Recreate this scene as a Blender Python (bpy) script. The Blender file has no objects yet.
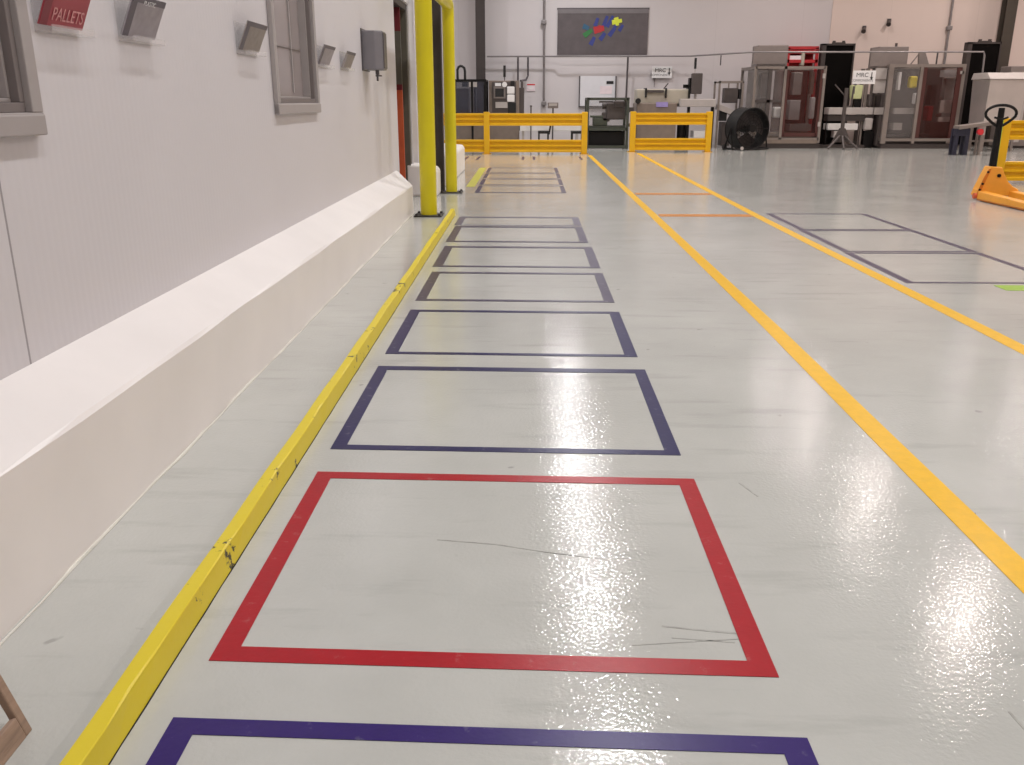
import bpy, bmesh, math, random
from mathutils import Vector, Matrix
random.seed(7)
C = bpy.context.scene.collection
PI = math.pi

# ------------------------------------------------------------------ camera
F_PX, CAM_H, PITCH, YAW = 880.0, 1.5, math.radians(17.7388), math.radians(1.24)
cam_data = bpy.data.cameras.new('camera')
cam_data.sensor_width = 36.0
cam_data.sensor_fit = 'HORIZONTAL'
cam_data.lens = F_PX / 1024 * 36
cam_data.clip_end = 200
cam = bpy.data.objects.new('camera', cam_data)
cam.location = (0, 0, CAM_H)
cam.rotation_euler = (PI/2 - PITCH, 0, YAW)
C.objects.link(cam)
bpy.context.scene.camera = cam

def at(px, py, Y):
    """real point seen in the photograph at (px, py) at the true distance Y"""
    xc, yc = (px - 512) / F_PX, (382.5 - py) / F_PX
    fw = math.cos(PITCH) + yc * math.sin(PITCH)
    up = -math.sin(PITCH) + yc * math.cos(PITCH)
    X = xc * math.cos(YAW) - fw * math.sin(YAW)
    V = xc * math.sin(YAW) + fw * math.cos(YAW)
    return X * Y / V, CAM_H + up * Y / V

# ------------------------------------------------------------------ materials
def nt(name):
    m = bpy.data.materials.new(name)
    m.use_nodes = True
    n = m.node_tree
    return m, n, n.nodes['Principled BSDF']

def srgb(r, g, b):
    f = lambda c: ((c/255+0.055)/1.055)**2.4 if c > 10 else c/255/12.92
    return (f(r), f(g), f(b), 1)

def mat(name, rgb, rough=0.5, metal=0.0, var=0.08, scale=6.0, bump=0.0, bscale=60.0, spec=0.5, alpha=1.0, coat=0.0, stretch=None):
    m, n, b = nt(name)
    col = srgb(*rgb)
    N, L = n.nodes, n.links
    tc = N.new('ShaderNodeTexCoord')
    src = tc.outputs['Object']
    if stretch:
        mp = N.new('ShaderNodeMapping'); mp.inputs['Scale'].default_value = stretch
        L.new(src, mp.inputs['Vector']); src = mp.outputs['Vector']
    nz = N.new('ShaderNodeTexNoise'); nz.inputs['Scale'].default_value = scale; nz.inputs['Detail'].default_value = 5
    L.new(src, nz.inputs['Vector'])
    rp = N.new('ShaderNodeValToRGB')
    rp.color_ramp.elements[0].position = 0.3; rp.color_ramp.elements[1].position = 0.7
    rp.color_ramp.elements[0].color = tuple(c*(1-var) for c in col[:3]) + (1,)
    rp.color_ramp.elements[1].color = tuple(min(1, c*(1+var)) for c in col[:3]) + (1,)
    L.new(nz.outputs['Fac'], rp.inputs['Fac'])
    L.new(rp.outputs['Color'], b.inputs['Base Color'])
    b.inputs['Roughness'].default_value = rough
    b.inputs['Metallic'].default_value = metal
    b.inputs['Specular IOR Level'].default_value = spec
    b.inputs['Alpha'].default_value = alpha
    b.inputs['Coat Weight'].default_value = coat
    if bump:
        nb = N.new('ShaderNodeTexNoise'); nb.inputs['Scale'].default_value = bscale; nb.inputs['Detail'].default_value = 3
        L.new(src, nb.inputs['Vector'])
        bp = N.new('ShaderNodeBump'); bp.inputs['Strength'].default_value = bump; bp.inputs['Distance'].default_value = 0.01
        L.new(nb.outputs['Fac'], bp.inputs['Height']); L.new(bp.outputs['Normal'], b.inputs['Normal'])
    return m

def floor_mat():
    m, n, b = nt('epoxy_floor')
    N, L = n.nodes, n.links
    tc = N.new('ShaderNodeTexCoord')
    # broad mottling
    n1 = N.new('ShaderNodeTexNoise'); n1.inputs['Scale'].default_value = 0.9; n1.inputs['Detail'].default_value = 6; n1.inputs['Roughness'].default_value = 0.6
    L.new(tc.outputs['Object'], n1.inputs['Vector'])
    r1 = N.new('ShaderNodeValToRGB')
    r1.color_ramp.elements[0].position = 0.3; r1.color_ramp.elements[1].position = 0.68
    r1.color_ramp.elements[0].color = srgb(180, 180, 175); r1.color_ramp.elements[1].color = srgb(194, 194, 189)
    L.new(n1.outputs['Fac'], r1.inputs['Fac'])
    # scuffs: stretched across the hall
    mp = N.new('ShaderNodeMapping'); mp.inputs['Scale'].default_value = (0.7, 4.5, 1); mp.inputs['Rotation'].default_value = (0, 0, 0.12)
    L.new(tc.outputs['Object'], mp.inputs['Vector'])
    n2 = N.new('ShaderNodeTexNoise'); n2.inputs['Scale'].default_value = 1.6; n2.inputs['Detail'].default_value = 7; n2.inputs['Roughness'].default_value = 0.62
    L.new(mp.outputs['Vector'], n2.inputs['Vector'])
    r2 = N.new('ShaderNodeValToRGB')
    r2.color_ramp.elements[0].position = 0.56; r2.color_ramp.elements[1].position = 0.80
    r2.color_ramp.elements[0].color = (0, 0, 0, 1); r2.color_ramp.elements[1].color = (0.42, 0.42, 0.42, 1)
    L.new(n2.outputs['Fac'], r2.inputs['Fac'])
    mx = N.new('ShaderNodeMix'); mx.data_type = 'RGBA'
    L.new(r2.outputs['Color'], mx.inputs['Factor']); L.new(r1.outputs['Color'], mx.inputs['A']); mx.inputs['B'].default_value = srgb(132, 132, 128)
    # small dark spots
    vo = N.new('ShaderNodeTexNoise'); vo.inputs['Scale'].default_value = 9; vo.inputs['Detail'].default_value = 2
    L.new(tc.outputs['Object'], vo.inputs['Vector'])
    r3 = N.new('ShaderNodeValToRGB')
    r3.color_ramp.elements[0].position = 0.735; r3.color_ramp.elements[1].position = 0.78
    r3.color_ramp.elements[0].color = (0, 0, 0, 1); r3.color_ramp.elements[1].color = (0.35, 0.35, 0.35, 1)
    L.new(vo.outputs['Fac'], r3.inputs['Fac'])
    m2 = N.new('ShaderNodeMix'); m2.data_type = 'RGBA'
    L.new(r3.outputs['Color'], m2.inputs['Factor']); L.new(mx.outputs['Result'], m2.inputs['A']); m2.inputs['B'].default_value = srgb(95, 92, 88)
    L.new(m2.outputs['Result'], b.inputs['Base Color'])
    rr = N.new('ShaderNodeMapRange'); rr.inputs['To Min'].default_value = 0.05; rr.inputs['To Max'].default_value = 0.10
    L.new(n1.outputs['Fac'], rr.inputs['Value']); L.new(rr.outputs['Result'], b.inputs['Roughness'])
    nb = N.new('ShaderNodeTexNoise'); nb.inputs['Scale'].default_value = 64; nb.inputs['Detail'].default_value = 2.5
    L.new(tc.outputs['Object'], nb.inputs['Vector'])
    bp = N.new('ShaderNodeBump'); bp.inputs['Strength'].default_value = 0.6; bp.inputs['Distance'].default_value = 0.0019
    L.new(nb.outputs['Fac'], bp.inputs['Height']); L.new(bp.outputs['Normal'], b.inputs['Normal'])
    b.inputs['Specular IOR Level'].default_value = 0.5
    return m

def panel_mat(name, rgb, axis, pitch, seam, offs, bump=0.12, seamdark=0.6):
    """ribbed insulated wall panel: fine ribs every `pitch` m, dark joint every `seam` m along `axis`"""
    m, n, b = nt(name)
    N, L = n.nodes, n.links
    tc = N.new('ShaderNodeTexCoord'); sx = N.new('ShaderNodeSeparateXYZ')
    L.new(tc.outputs['Object'], sx.inputs['Vector'])
    u = sx.outputs[axis]
    def math_(op, a, bval):
        q = N.new('ShaderNodeMath'); q.operation = op
        L.new(a, q.inputs[0])
        if bval is not None: q.inputs[1].default_value = bval
        return q.outputs[0]
    rib = math_('SINE', math_('MULTIPLY', u, 2*PI/pitch), None)
    fr = math_('FRACT', math_('DIVIDE', math_('SUBTRACT', u, offs), seam), None)
    line = math_('LESS_THAN', fr, 0.012/seam)
    nz = N.new('ShaderNodeTexNoise'); nz.inputs['Scale'].default_value = 0.8; nz.inputs['Detail'].default_value = 4
    L.new(tc.outputs['Object'], nz.inputs['Vector'])
    rp = N.new('ShaderNodeValToRGB'); c = srgb(*rgb)
    rp.color_ramp.elements[0].color = tuple(x*0.96 for x in c[:3])+(1,); rp.color_ramp.elements[1].color = tuple(x*1.04 for x in c[:3])+(1,)
    L.new(nz.outputs['Fac'], rp.inputs['Fac'])
    mx = N.new('ShaderNodeMix'); mx.data_type = 'RGBA'
    L.new(math_('MULTIPLY', line, seamdark), mx.inputs['Factor']); L.new(rp.outputs['Color'], mx.inputs['A']); mx.inputs['B'].default_value = srgb(90, 82, 82)
    L.new(mx.outputs['Result'], b.inputs['Base Color'])
    bp = N.new('ShaderNodeBump'); bp.inputs['Strength'].default_value = bump; bp.inputs['Distance'].default_value = 0.004
    L.new(rib, bp.inputs['Height']); L.new(bp.outputs['Normal'], b.inputs['Normal'])
    b.inputs['Roughness'].default_value = 0.42
    return m

def curb_mat():
    m, n, b = nt('chipped_yellow_paint')
    N, L = n.nodes, n.links
    tc = N.new('ShaderNodeTexCoord')
    nz = N.new('ShaderNodeTexNoise'); nz.inputs['Scale'].default_value = 7; nz.inputs['Detail'].default_value = 8; nz.inputs['Roughness'].default_value = 0.65
    L.new(tc.outputs['Object'], nz.inputs['Vector'])
    rp = N.new('ShaderNodeValToRGB')
    rp.color_ramp.elements[0].position = 0.632; rp.color_ramp.elements[1].position = 0.655
    rp.color_ramp.elements[0].color = srgb(222, 200, 40); rp.color_ramp.elements[1].color = srgb(60, 52, 40)
    L.new(nz.outputs['Fac'], rp.inputs['Fac']); L.new(rp.outputs['Color'], b.inputs['Base Color'])
    b.inputs['Roughness'].default_value = 0.4
    bp = N.new('ShaderNodeBump'); bp.inputs['Strength'].default_value = 0.25; bp.inputs['Distance'].default_value = 0.01
    L.new(nz.outputs['Fac'], bp.inputs['Height']); L.new(bp.outputs['Normal'], b.inputs['Normal'])
    return m

def tape_mat(name, rgb, wear=0.0, rough=0.3):
    m, n, b = nt(name)
    N, L = n.nodes, n.links
    tc = N.new('ShaderNodeTexCoord')
    nz = N.new('ShaderNodeTexNoise'); nz.inputs['Scale'].default_value = 14; nz.inputs['Detail'].default_value = 6; nz.inputs['Roughness'].default_value = 0.7
    L.new(tc.outputs['Object'], nz.inputs['Vector'])
    rp = N.new('ShaderNodeValToRGB'); c = srgb(*rgb)
    e = rp.color_ramp.elements
    e[0].position = 0.3; e[0].color = tuple(x*0.88 for x in c[:3])+(1,)
    e[1].position = 0.6; e[1].color = c
    e2 = e.new(0.78 - wear*0.2); g = srgb(170, 168, 160); e2.color = tuple(c[i]*0.75 + g[i]*0.25 for i in range(3))+(1,)
    L.new(nz.outputs['Fac'], rp.inputs['Fac']); L.new(rp.outputs['Color'], b.inputs['Base Color'])
    b.inputs['Roughness'].default_value = rough; b.inputs['Specular IOR Level'].default_value = 0.35
    nb = N.new('ShaderNodeTexNoise'); nb.inputs['Scale'].default_value = 55; nb.inputs['Detail'].default_value = 2
    L.new(tc.outputs['Object'], nb.inputs['Vector'])
    bp = N.new('ShaderNodeBump'); bp.inputs['Strength'].default_value = 0.5; bp.inputs['Distance'].default_value = 0.001
    L.new(nb.outputs['Fac'], bp.inputs['Height']); L.new(bp.outputs['Normal'], b.inputs['Normal'])
    return m

M = dict(
    floor=floor_mat(),
    wall=panel_mat('white_ribbed_panel', (214, 209, 211), 'Y', 0.05, 40.0, 3.08),
    far=panel_mat('pale_grey_panel', (204, 197, 198), 'X', 0.3, 3.0, 0.4, 0.05, 0.12),
    far_warm=panel_mat('warm_lit_panel', (222, 204, 196), 'X', 0.3, 3.0, 0.4, 0.05, 0.12),  # warmer light on the right far wall is put into this colour
    ceil=mat('ceiling_white', (215, 213, 210), 0.8),
    curb=mat('cream_painted_concrete', (240, 234, 231), 0.35, bump=0.15, bscale=9, var=0.03, scale=2),
    bead=mat('white_sealant', (222, 218, 210), 0.5, bump=0.5, bscale=30),
    ycurb=curb_mat(),
    post=mat('yellow_plastic_sleeve', (216, 200, 22), 0.35, var=0.04, scale=3),
    rail=mat('safety_yellow_steel', (226, 172, 14), 0.4, var=0.06, scale=3),
    base=mat('dark_steel_plate', (60, 56, 54), 0.5, 0.3),
    frame=mat('window_frame_grey', (168, 160, 158), 0.45, var=0.03),
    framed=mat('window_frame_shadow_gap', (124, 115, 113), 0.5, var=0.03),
    pane=mat('dusky_window_pane', (158, 147, 145), 0.12, var=0.05, scale=1.5, spec=0.7),
    red_t=tape_mat('red_floor_tape', (166, 2, 24), 0.3), navy_t=tape_mat('navy_floor_tape', (30, 26, 80), 0.5),
    purple_t=tape_mat('purple_floor_tape', (46, 24, 102), 0.3), slate_t=tape_mat('slate_floor_tape', (70, 62, 88), 0.8),
    grey_t=tape_mat('faded_grey_floor_tape', (98, 92, 112), 0.9), yel_t=tape_mat('yellow_floor_paint', (238, 184, 8), 0.3, 0.3),
    or_t=tape_mat('orange_floor_tape', (204, 130, 52), 0.8), lime_t=tape_mat('lime_floor_tape', (150, 190, 60), 0.3), olive_t=tape_mat('worn_yellow_green_paint', (200, 196, 84), 0.9),
    black=mat('matt_black', (18, 16, 16), 0.6), blackm=mat('black_steel', (18, 15, 15), 0.5, 0.0, spec=0.25),
    rubber=mat('black_rubber', (28, 26, 26), 0.7),
    alu=mat('grey_profile', (138, 128, 122), 0.4, 0.3, var=0.05), alud=mat('dark_green_profile', (74, 78, 70), 0.45, 0.3),
    grey=mat('machine_grey', (126, 116, 112), 0.45, var=0.05), greyd=mat('dark_machine_grey', (76, 68, 66), 0.5),
    greyl=mat('light_machine_grey', (178, 170, 166), 0.45, var=0.05), beige=mat('machine_beige', (176, 168, 154), 0.5, var=0.05),
    taupe=mat('taupe_casting', (126, 112, 102), 0.5), white=mat('white_enamel', (226, 222, 220), 0.4, var=0.02),
    paper=mat('white_paper', (228, 226, 226), 0.7, var=0.02), ink=mat('black_ink', (34, 32, 34), 0.6), inkg=mat('grey_ink', (110, 106, 108), 0.6),
    conduit=mat('galvanised_conduit', (140, 134, 134), 0.45, 0.4), pipe_d=mat('dark_conduit', (88, 82, 84), 0.5, 0.3),
    column=mat('dark_brown_steel', (60, 52, 50), 0.55), columnr=mat('dark_olive_steel', (66, 58, 50), 0.55),
    panelgrey=mat('smoked_grey_acrylic', (150, 144, 142), 0.1, alpha=0.18, var=0.02), panelred=mat('smoked_brown_acrylic', (62, 28, 24), 0.12, alpha=0.42, var=0.03),
    panelblue=mat('smoked_blue_acrylic', (62, 64, 78), 0.15, alpha=0.5, var=0.1),
    screen=mat('dark_display', (44, 44, 46), 0.15), steel=mat('stainless_sheet', (206, 198, 194), 0.3, 0.65, bump=0.2, bscale=3, var=0.06, scale=2),
    jack=mat('orange_enamel', (242, 166, 58), 0.35, var=0.05), jackdk=mat('dark_orange_enamel', (206, 116, 30), 0.45),  # second tone: deeper orange for the side edge and fork underframe
    lime=mat('lime_strip', (196, 205, 60), 0.4), redp=mat('red_plastic', (210, 48, 56), 0.4), redrack=mat('red_enamel', (178, 44, 50), 0.4),
    sign_red=mat('dark_red_sign', (164, 58, 70), 0.45, var=0.03), sign_redd=mat('deep_red_sign', (130, 34, 50), 0.45), sign_txt=mat('pale_pink_lettering', (216, 150, 150), 0.5),
    sign_grey=mat('pale_grey_sign', (156, 148, 154), 0.45, var=0.12, scale=18), sign_dk=mat('charcoal_sign_band', (92, 84, 94), 0.45),
    sign_tan=mat('grey_tan_sign', (146, 136, 130), 0.5, var=0.12, scale=20), clear=mat('clear_acrylic', (228, 222, 220), 0.15, alpha=0.2),
    disp=mat('grey_dispenser_plastic', (126, 122, 126), 0.4, var=0.03), dispd=mat('dark_dispenser_plastic', (88, 82, 84), 0.45),
    orange=mat('orange_red_rubber', (206, 92, 54), 0.5), browned=mat('brown_door_edge', (78, 40, 36), 0.5), blackcloth=mat('black_screen_cloth', (12, 9, 8), 0.9, spec=0.1), dred=mat('dark_red_rubber', (112, 28, 38), 0.5), doorgrey=mat('door_olive_grey', (98, 92, 82), 0.5),
    banner=mat('charcoal_banner', (92, 84, 86), 0.6, var=0.14, scale=3), bannerl=mat('grey_banner_band', (118, 112, 114), 0.6, var=0.05),
    bblue=mat('banner_blue', (54, 62, 130), 0.6), bred=mat('banner_red', (176, 44, 50), 0.6), bgreen=mat('banner_green', (52, 120, 66), 0.6), byel=mat('banner_yellow', (206, 214, 60), 0.6), bteal=mat('banner_teal', (52, 92, 120), 0.6),
    board=mat('whiteboard_white', (220, 218, 222), 0.3, var=0.02), pink=mat('pale_pink_paper', (230, 214, 218), 0.7), purple=mat('violet_plastic', (150, 136, 190), 0.5),
    yellowp=mat('yellow_plastic', (226, 204, 40), 0.4), greenp=mat('pale_lime_plastic', (208, 214, 160), 0.5), olive=mat('olive_machine', (70, 74, 62), 0.5),
    wood=mat('pallet_wood', (156, 130, 112), 0.7, var=0.22, scale=5, stretch=(1, 1, 9), bump=0.2, bscale=20), navyc=mat('navy_frame', (34, 34, 52), 0.5), skid=mat('dark_base_channel', (60, 52, 50), 0.5),
)

# ------------------------------------------------------------------ mesh helpers
class MB:
    def __init__(s): s.bm = bmesh.new()
    def hexa(s, p):       # 8 points: bottom loop 0-3, top loop 4-7
        v = [s.bm.verts.new(q) for q in p]
        for f in ((3,2,1,0),(4,5,6,7),(0,1,5,4),(1,2,6,5),(2,3,7,6),(3,0,4,7)): s.bm.faces.new([v[i] for i in f])
        return s
    def box(s, x0, x1, y0, y1, z0, z1):
        if x0 > x1: x0, x1 = x1, x0
        if y0 > y1: y0, y1 = y1, y0
        if z0 > z1: z0, z1 = z1, z0
        return s.hexa([(x0,y0,z0),(x1,y0,z0),(x1,y1,z0),(x0,y1,z0),(x0,y0,z1),(x1,y0,z1),(x1,y1,z1),(x0,y1,z1)])
    def prism(s, prof, a, b, axis):   # profile in the two other axes, extruded along `axis` from a to b
        def P(u, v, w): return {'x': (w,u,v), 'y': (u,w,v), 'z': (u,v,w)}[axis]
        A = [s.bm.verts.new(P(u,v,a)) for u,v in prof]; B = [s.bm.verts.new(P(u,v,b)) for u,v in prof]
        n = len(prof)
        s.bm.faces.new(A[::-1]); s.bm.faces.new(B)
        for i in range(n): s.bm.faces.new((A[i], A[(i+1)%n], B[(i+1)%n], B[i]))
        return s
    def tube(s, pts, r, n=10, closed=False):
        pts = [Vector(p) for p in pts]; rings = []; N = len(pts)
        prev = None
        for i, p in enumerate(pts):
            if closed: t = pts[(i+1)%N] - pts[i-1]
            else: t = pts[min(i+1,N-1)] - pts[max(i-1,0)]
            t.normalize()
            if prev is None:
                a = Vector((0,0,1)) if abs(t.z) < 0.9 else Vector((1,0,0))
                u = t.cross(a).normalized()
            else:
                u = (prev - t*prev.dot(t)).normalized()
            prev = u; w = t.cross(u)
            rr = r[i] if isinstance(r, (list, tuple)) else r
            rings.append([s.bm.verts.new(p + (u*math.cos(2*PI*k/n) + w*math.sin(2*PI*k/n))*rr) for k in range(n)])
        for i in range(N if closed else N-1):
            A, B = rings[i], rings[(i+1)%N]
            for k in range(n): s.bm.faces.new((A[k], A[(k+1)%n], B[(k+1)%n], B[k]))
        if not closed:
            s.bm.faces.new(rings[0][::-1]); s.bm.faces.new(rings[-1])
        return s
    def cyl(s, c, r, h, axis='z', n=24):
        c = Vector(c); d = {'x': Vector((1,0,0)), 'y': Vector((0,1,0)), 'z': Vector((0,0,1))}[axis]
        return s.tube([c, c+d*h], r, n)
    def xf(s, m): bmesh.ops.transform(s.bm, matrix=m, verts=s.bm.verts); return s

LOC = {}
def link(o, parent=None):
    C.objects.link(o)
    if parent is not None:
        o.parent = parent
        LOC[o.name] = LOC.get(parent.name, Vector())
    return o

def obj(name, mb, material, parent=None, bevel=0.0, smooth=False, world=True, label=None, seg=2):
    """link the builder's shapes as ONE mesh; world=True: coordinates are world ones, taken relative to the root's base"""
    bm = mb.bm
    bmesh.ops.recalc_face_normals(bm, faces=bm.faces)
    if world and parent is not None:
        o0 = LOC.get(parent.name, Vector())
        bmesh.ops.translate(bm, verts=bm.verts, vec=-o0)
    me = bpy.data.meshes.new(name); bm.to_mesh(me); bm.free()
    me.materials.append(material)
    o = bpy.data.objects.new(name, me); link(o, parent)
    if smooth:
        for p in me.polygons: p.use_smooth = True
        me.set_sharp_from_angle(angle=math.radians(38))
    if bevel:
        md = o.modifiers.new('bevel', 'BEVEL'); md.width = bevel; md.segments = seg; md.limit_method = 'ANGLE'
    if label: o['label'] = label
    return o

def tag(o, label, cat, group=None):
    o['label'] = label; o['category'] = cat; o['kind'] = 'thing'
    if group: o['group'] = group
    return o

def thing(name, label, cat, loc=(0,0,0), rotz=0.0, group=None):
    o = bpy.data.objects.new(name, None); o.empty_display_size = 0.1
    C.objects.link(o); o.location = loc; o.rotation_euler = (0, 0, rotz)
    LOC[o.name] = Vector(loc)
    return tag(o, label, cat, group)

def single(name, mb, material, label, cat, group=None, **k):
    """a thing that is one mesh; its origin is moved to its base"""
    bm = mb.bm
    vs = [v.co.copy() for v in bm.verts]
    o0 = Vector(((min(v.x for v in vs)+max(v.x for v in vs))/2, (min(v.y for v in vs)+max(v.y for v in vs))/2, min(v.z for v in vs)))
    bmesh.ops.translate(bm, verts=bm.verts, vec=-o0)
    o = obj(name, mb, material, **k); o.location = o0; LOC[o.name] = o0
    return tag(o, label, cat, group)

def struct(name, mb, material, parent=None, label=None, **k):
    o = obj(name, mb, material, parent, world=False, **k)
    if parent is None:
        o['kind'] = 'structure'
        if label: o['label'] = label
    return o

def text_bm(body, size, material, name, parent, m, label=None):
    cu = bpy.data.curves.new('text', 'FONT'); cu.body = body; cu.size = size; cu.extrude = 0.0006; cu.align_x = 'CENTER'; cu.align_y = 'CENTER'
    t = bpy.data.objects.new('text', cu); C.objects.link(t)
    dg = bpy.context.evaluated_depsgraph_get()
    me = bpy.data.meshes.new_from_object(t.evaluated_get(dg)); C.objects.unlink(t); bpy.data.objects.remove(t); bpy.data.curves.remove(cu)
    me.transform(m); me.name = name
    me.materials.clear(); me.materials.append(material)
    o = bpy.data.objects.new(name, me); link(o, parent)
    if label: o['label'] = label
    return o

def dup(root, loc, label, group=None):
    r = root.copy(); C.objects.link(r); r.location = loc; r['label'] = label
    if group: r['group'] = group
    for ch in list(root.children):
        c = ch.copy(); C.objects.link(c); c.parent = r
        for g in list(ch.children):
            d = g.copy(); C.objects.link(d); d.parent = c
    return r

# ------------------------------------------------------------------ room shell
W, E_, S, Nn, H = -14.0, 23.0, -7.0, 33.2, 9.0
fl_obj = struct('floor', MB().box(W, E_, S, Nn, -0.2, 0), M['floor'])
struct('ceiling', MB().box(W, E_, S, Nn, H, H+0.2), M['ceil'])
xs, _ = at(828, 60, Nn)
struct('wall_far', MB().box(W, xs, Nn, Nn+0.2, 0, H), M['far'])
struct('wall_far_right', MB().box(xs, E_, Nn, Nn+0.2, 0, H), M['far_warm'])
struct('trim_1', MB().box(xs-0.03, xs+0.03, Nn-0.03, Nn, 0, H), M['far_warm'])
struct('wall_right', MB().box(E_, E_+0.2, S, Nn, 0, H), M['far_warm'])
struct('wall_back', MB().box(W, E_, S-0.2, S, 0, H), M['far'])
struct('wall_outer_left', MB().box(W-0.2, W, S, Nn, 0, H), M['far'])

# left wall in its own frame: x out of the curb's front face, y along the wall
WALL_ROT = 0.0119
MW = Matrix.Translation((-1.51, 0, 0)) @ Matrix.Rotation(WALL_ROT, 4, 'Z')
def ww(x, y, z=0): return MW @ Vector((x, y, z))
PX = -0.30                               # face of the panel
def put(o): o.matrix_world = MW; return o
holes = [(1.2, 3.315, 1.46, 2.75), (6.80, 8.06, 1.485, 2.75)]
mb = MB()
y = S + 0.02
for a, b, z0, z1 in holes:
    mb.box(PX-0.2, PX, y, a, 0, 4.6); mb.box(PX-0.2, PX, a, b, 0, z0); mb.box(PX-0.2, PX, a, b, z1, 4.6); y = b
mb.box(PX-0.2, PX, y, 13.45, 0, 4.6); mb.box(PX-0.2, PX, 13.45, 14.9, 2.93, 4.6); mb.box(PX-0.2, PX, 14.9, 21.0, 0, 4.6)
put(struct('wall_left', mb, M['wall']))
put(struct('wall_left_end', MB().box(-11.5, PX-0.2, 20.8, 21.0, 0, 4.6), M['wall']))
put(struct('ceiling_left_room', MB().box(-11.5, PX, S+0.1, 21.0, 4.6, 4.7), M['ceil']))

def ledge(y0, y1, n, zr, name, cut=0.0):
    """concrete curb with a sloping top; zr(y) = height of its front ridge"""
    mb = MB(); bm = mb.bm; rings = []
    for i in range(n+1):
        t = y0 + (y1-y0)*i/n
        wob = 0.006*math.sin(t*2.3) + 0.004*math.sin(t*5.1)
        last = cut if i == n else 0
        zt = 0.585 - 0.004*t
        rings.append([bm.verts.new(p) for p in ((PX, t+last, 0), (0.0+wob*0.5, t, 0), (0.0+wob, t, zr(t)-0.012), (-0.014+wob, t, zr(t)+wob), (PX, t+last, zt))])
    for A, B in zip(rings, rings[1:]):
        for k in range(5): bm.faces.new((A[k], A[(k+1) % 5], B[(k+1) % 5], B[k]))
    bm.faces.new(rings[0][::-1]); bm.faces.new(rings[-1])
    return put(struct(name, mb, M['curb']))
ledge(S+0.1, 12.52, 70, lambda t: 0.487-0.0085*max(t, 0), 'baseboard_left', cut=0.62)
mb = MB(); pts = []
for i in range(60):
    t = -2 + 14.4*i/59
    pts.append((0.006 + 0.004*math.sin(t*3.7) + 0.003*math.sin(t*11), t, 0.002))
mb.tube(pts, [0.006 + 0.003*math.sin(i*1.7) for i in range(60)], 6)
put(struct('trim_2', mb, M['bead']))
# curb pieces beyond the doorway
def stub(x0, x1, y0, y1, name, z1=0.44, z2=0.56):
    mb = MB(); mb.prism([(x0, 0), (x1, 0), (x1, z1), (x1-0.05, z1+0.06), (x0, z2)], y0, y1, 'y')
    return struct(name, mb, M['curb'], bevel=0.03)
stub(-2.05, -1.545, 14.75, 15.3, 'baseboard_left_2', 0.40, 0.52)
stub(-2.1, -1.52, 16.6, 20.6, 'baseboard_left_3', 0.50, 0.60)

# windows
def window(name, a, b, z0, z1):
    fr = 0.075
    def ring(o, x0, x1, i):
        mb = MB()
        mb.box(x0, x1, a-o, b+o, z0-o, z0+i); mb.box(x0, x1, a-o, b+o, z1-i, z1+o)
        mb.box(x0, x1, a-o, a+i, z0+i, z1-i); mb.box(x0, x1, b-i, b+o, z0+i, z1-i)
        return mb
    w = put(struct(name, ring(fr, PX+0.001, PX+0.035, 0.0), M['frame'], bevel=0.004))
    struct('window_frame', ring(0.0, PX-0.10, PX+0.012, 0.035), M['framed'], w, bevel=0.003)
    struct('window_frame', ring(-0.035, PX-0.12, PX-0.02, 0.05), M['frame'], w, bevel=0.003)
    p = struct('window_pane', MB().box(PX-0.09, PX-0.08, a+0.03, b-0.03, z0+0.03, z1-0.03), M['pane'], w)
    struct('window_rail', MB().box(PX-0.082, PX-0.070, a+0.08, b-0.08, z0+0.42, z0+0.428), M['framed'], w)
    struct('window_rail', MB().box(PX-0.082, PX-0.068, b-0.42, b-0.40, z0+0.08, z1-0.08), M['frame'], w)
    struct('window_sill', MB().box(PX, PX+0.04, a-fr, b+fr, z0-fr-0.006, z0-0.006), M['frame'], w, bevel=0.006)
window('window_1', *holes[0]); window('window_2', *holes[1])

# doorway: jambs, header, opening leaf with its red-orange skirt
d = put(struct('door_1', MB().box(PX-0.20, PX-0.16, 14.77, 14.9, 0, 2.93).box(PX-0.20, PX+0.012, 13.45, 14.9, 2.84, 2.93), M['column']))
struct('door_jamb', MB().box(PX-0.16, PX+0.012, 14.76, 14.92, 0, 2.84), M['doorgrey'], d, label='olive grey far jamb')
for za, zb, mt, lb in ((1.72, 2.5, 'doorgrey', 'olive grey middle door panel'), (0.02, 1.70, 'orange', 'orange red rubber lower door panel'), (2.5, 2.83, 'dred', 'dark red upper door panel')):
    struct('door_leaf', MB().box(PX-0.19, PX-0.004, 14.13, 14.17, za, zb), M[mt], d, label=lb)
struct('door_hinge', MB().box(PX-0.19, PX-0.003, 14.12, 14.18, 1.66, 1.74), M['dred'], d)
struct('dark_interior_backing', MB().box(PX-0.24, PX-0.20, 13.2, 15.2, 0, 2.93), M['black'], d)  # black sheet behind the doorway; the interior's darkness is in its colour
put(struct('trim_3', MB().box(PX, PX+0.03, 14.94, 15.06, 0, 3.05).box(PX, PX+0.03, 13.4, 15.06, 2.95, 3.06), M['wall']))
struct('steel_column', MB().box(-1.66, -1.52, 15.62, 15.80, 0, 4.6), M['column'])

# far columns
for nm, px, pw, mt in (('steel_column', 480.5, 0.31, 'column'), ('steel_column', 1004, 0.36, 'columnr')):
    x, _ = at(px, 40, 32.7)
    mb = MB(); hw = pw/2
    mb.box(x-hw, x+hw, 32.5, 32.54, 0, H); mb.box(x-hw, x+hw, 32.84, 32.88, 0, H); mb.box(x-0.03, x+0.03, 32.54, 32.84, 0, H)
    struct(nm, mb, M[mt])

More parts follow.
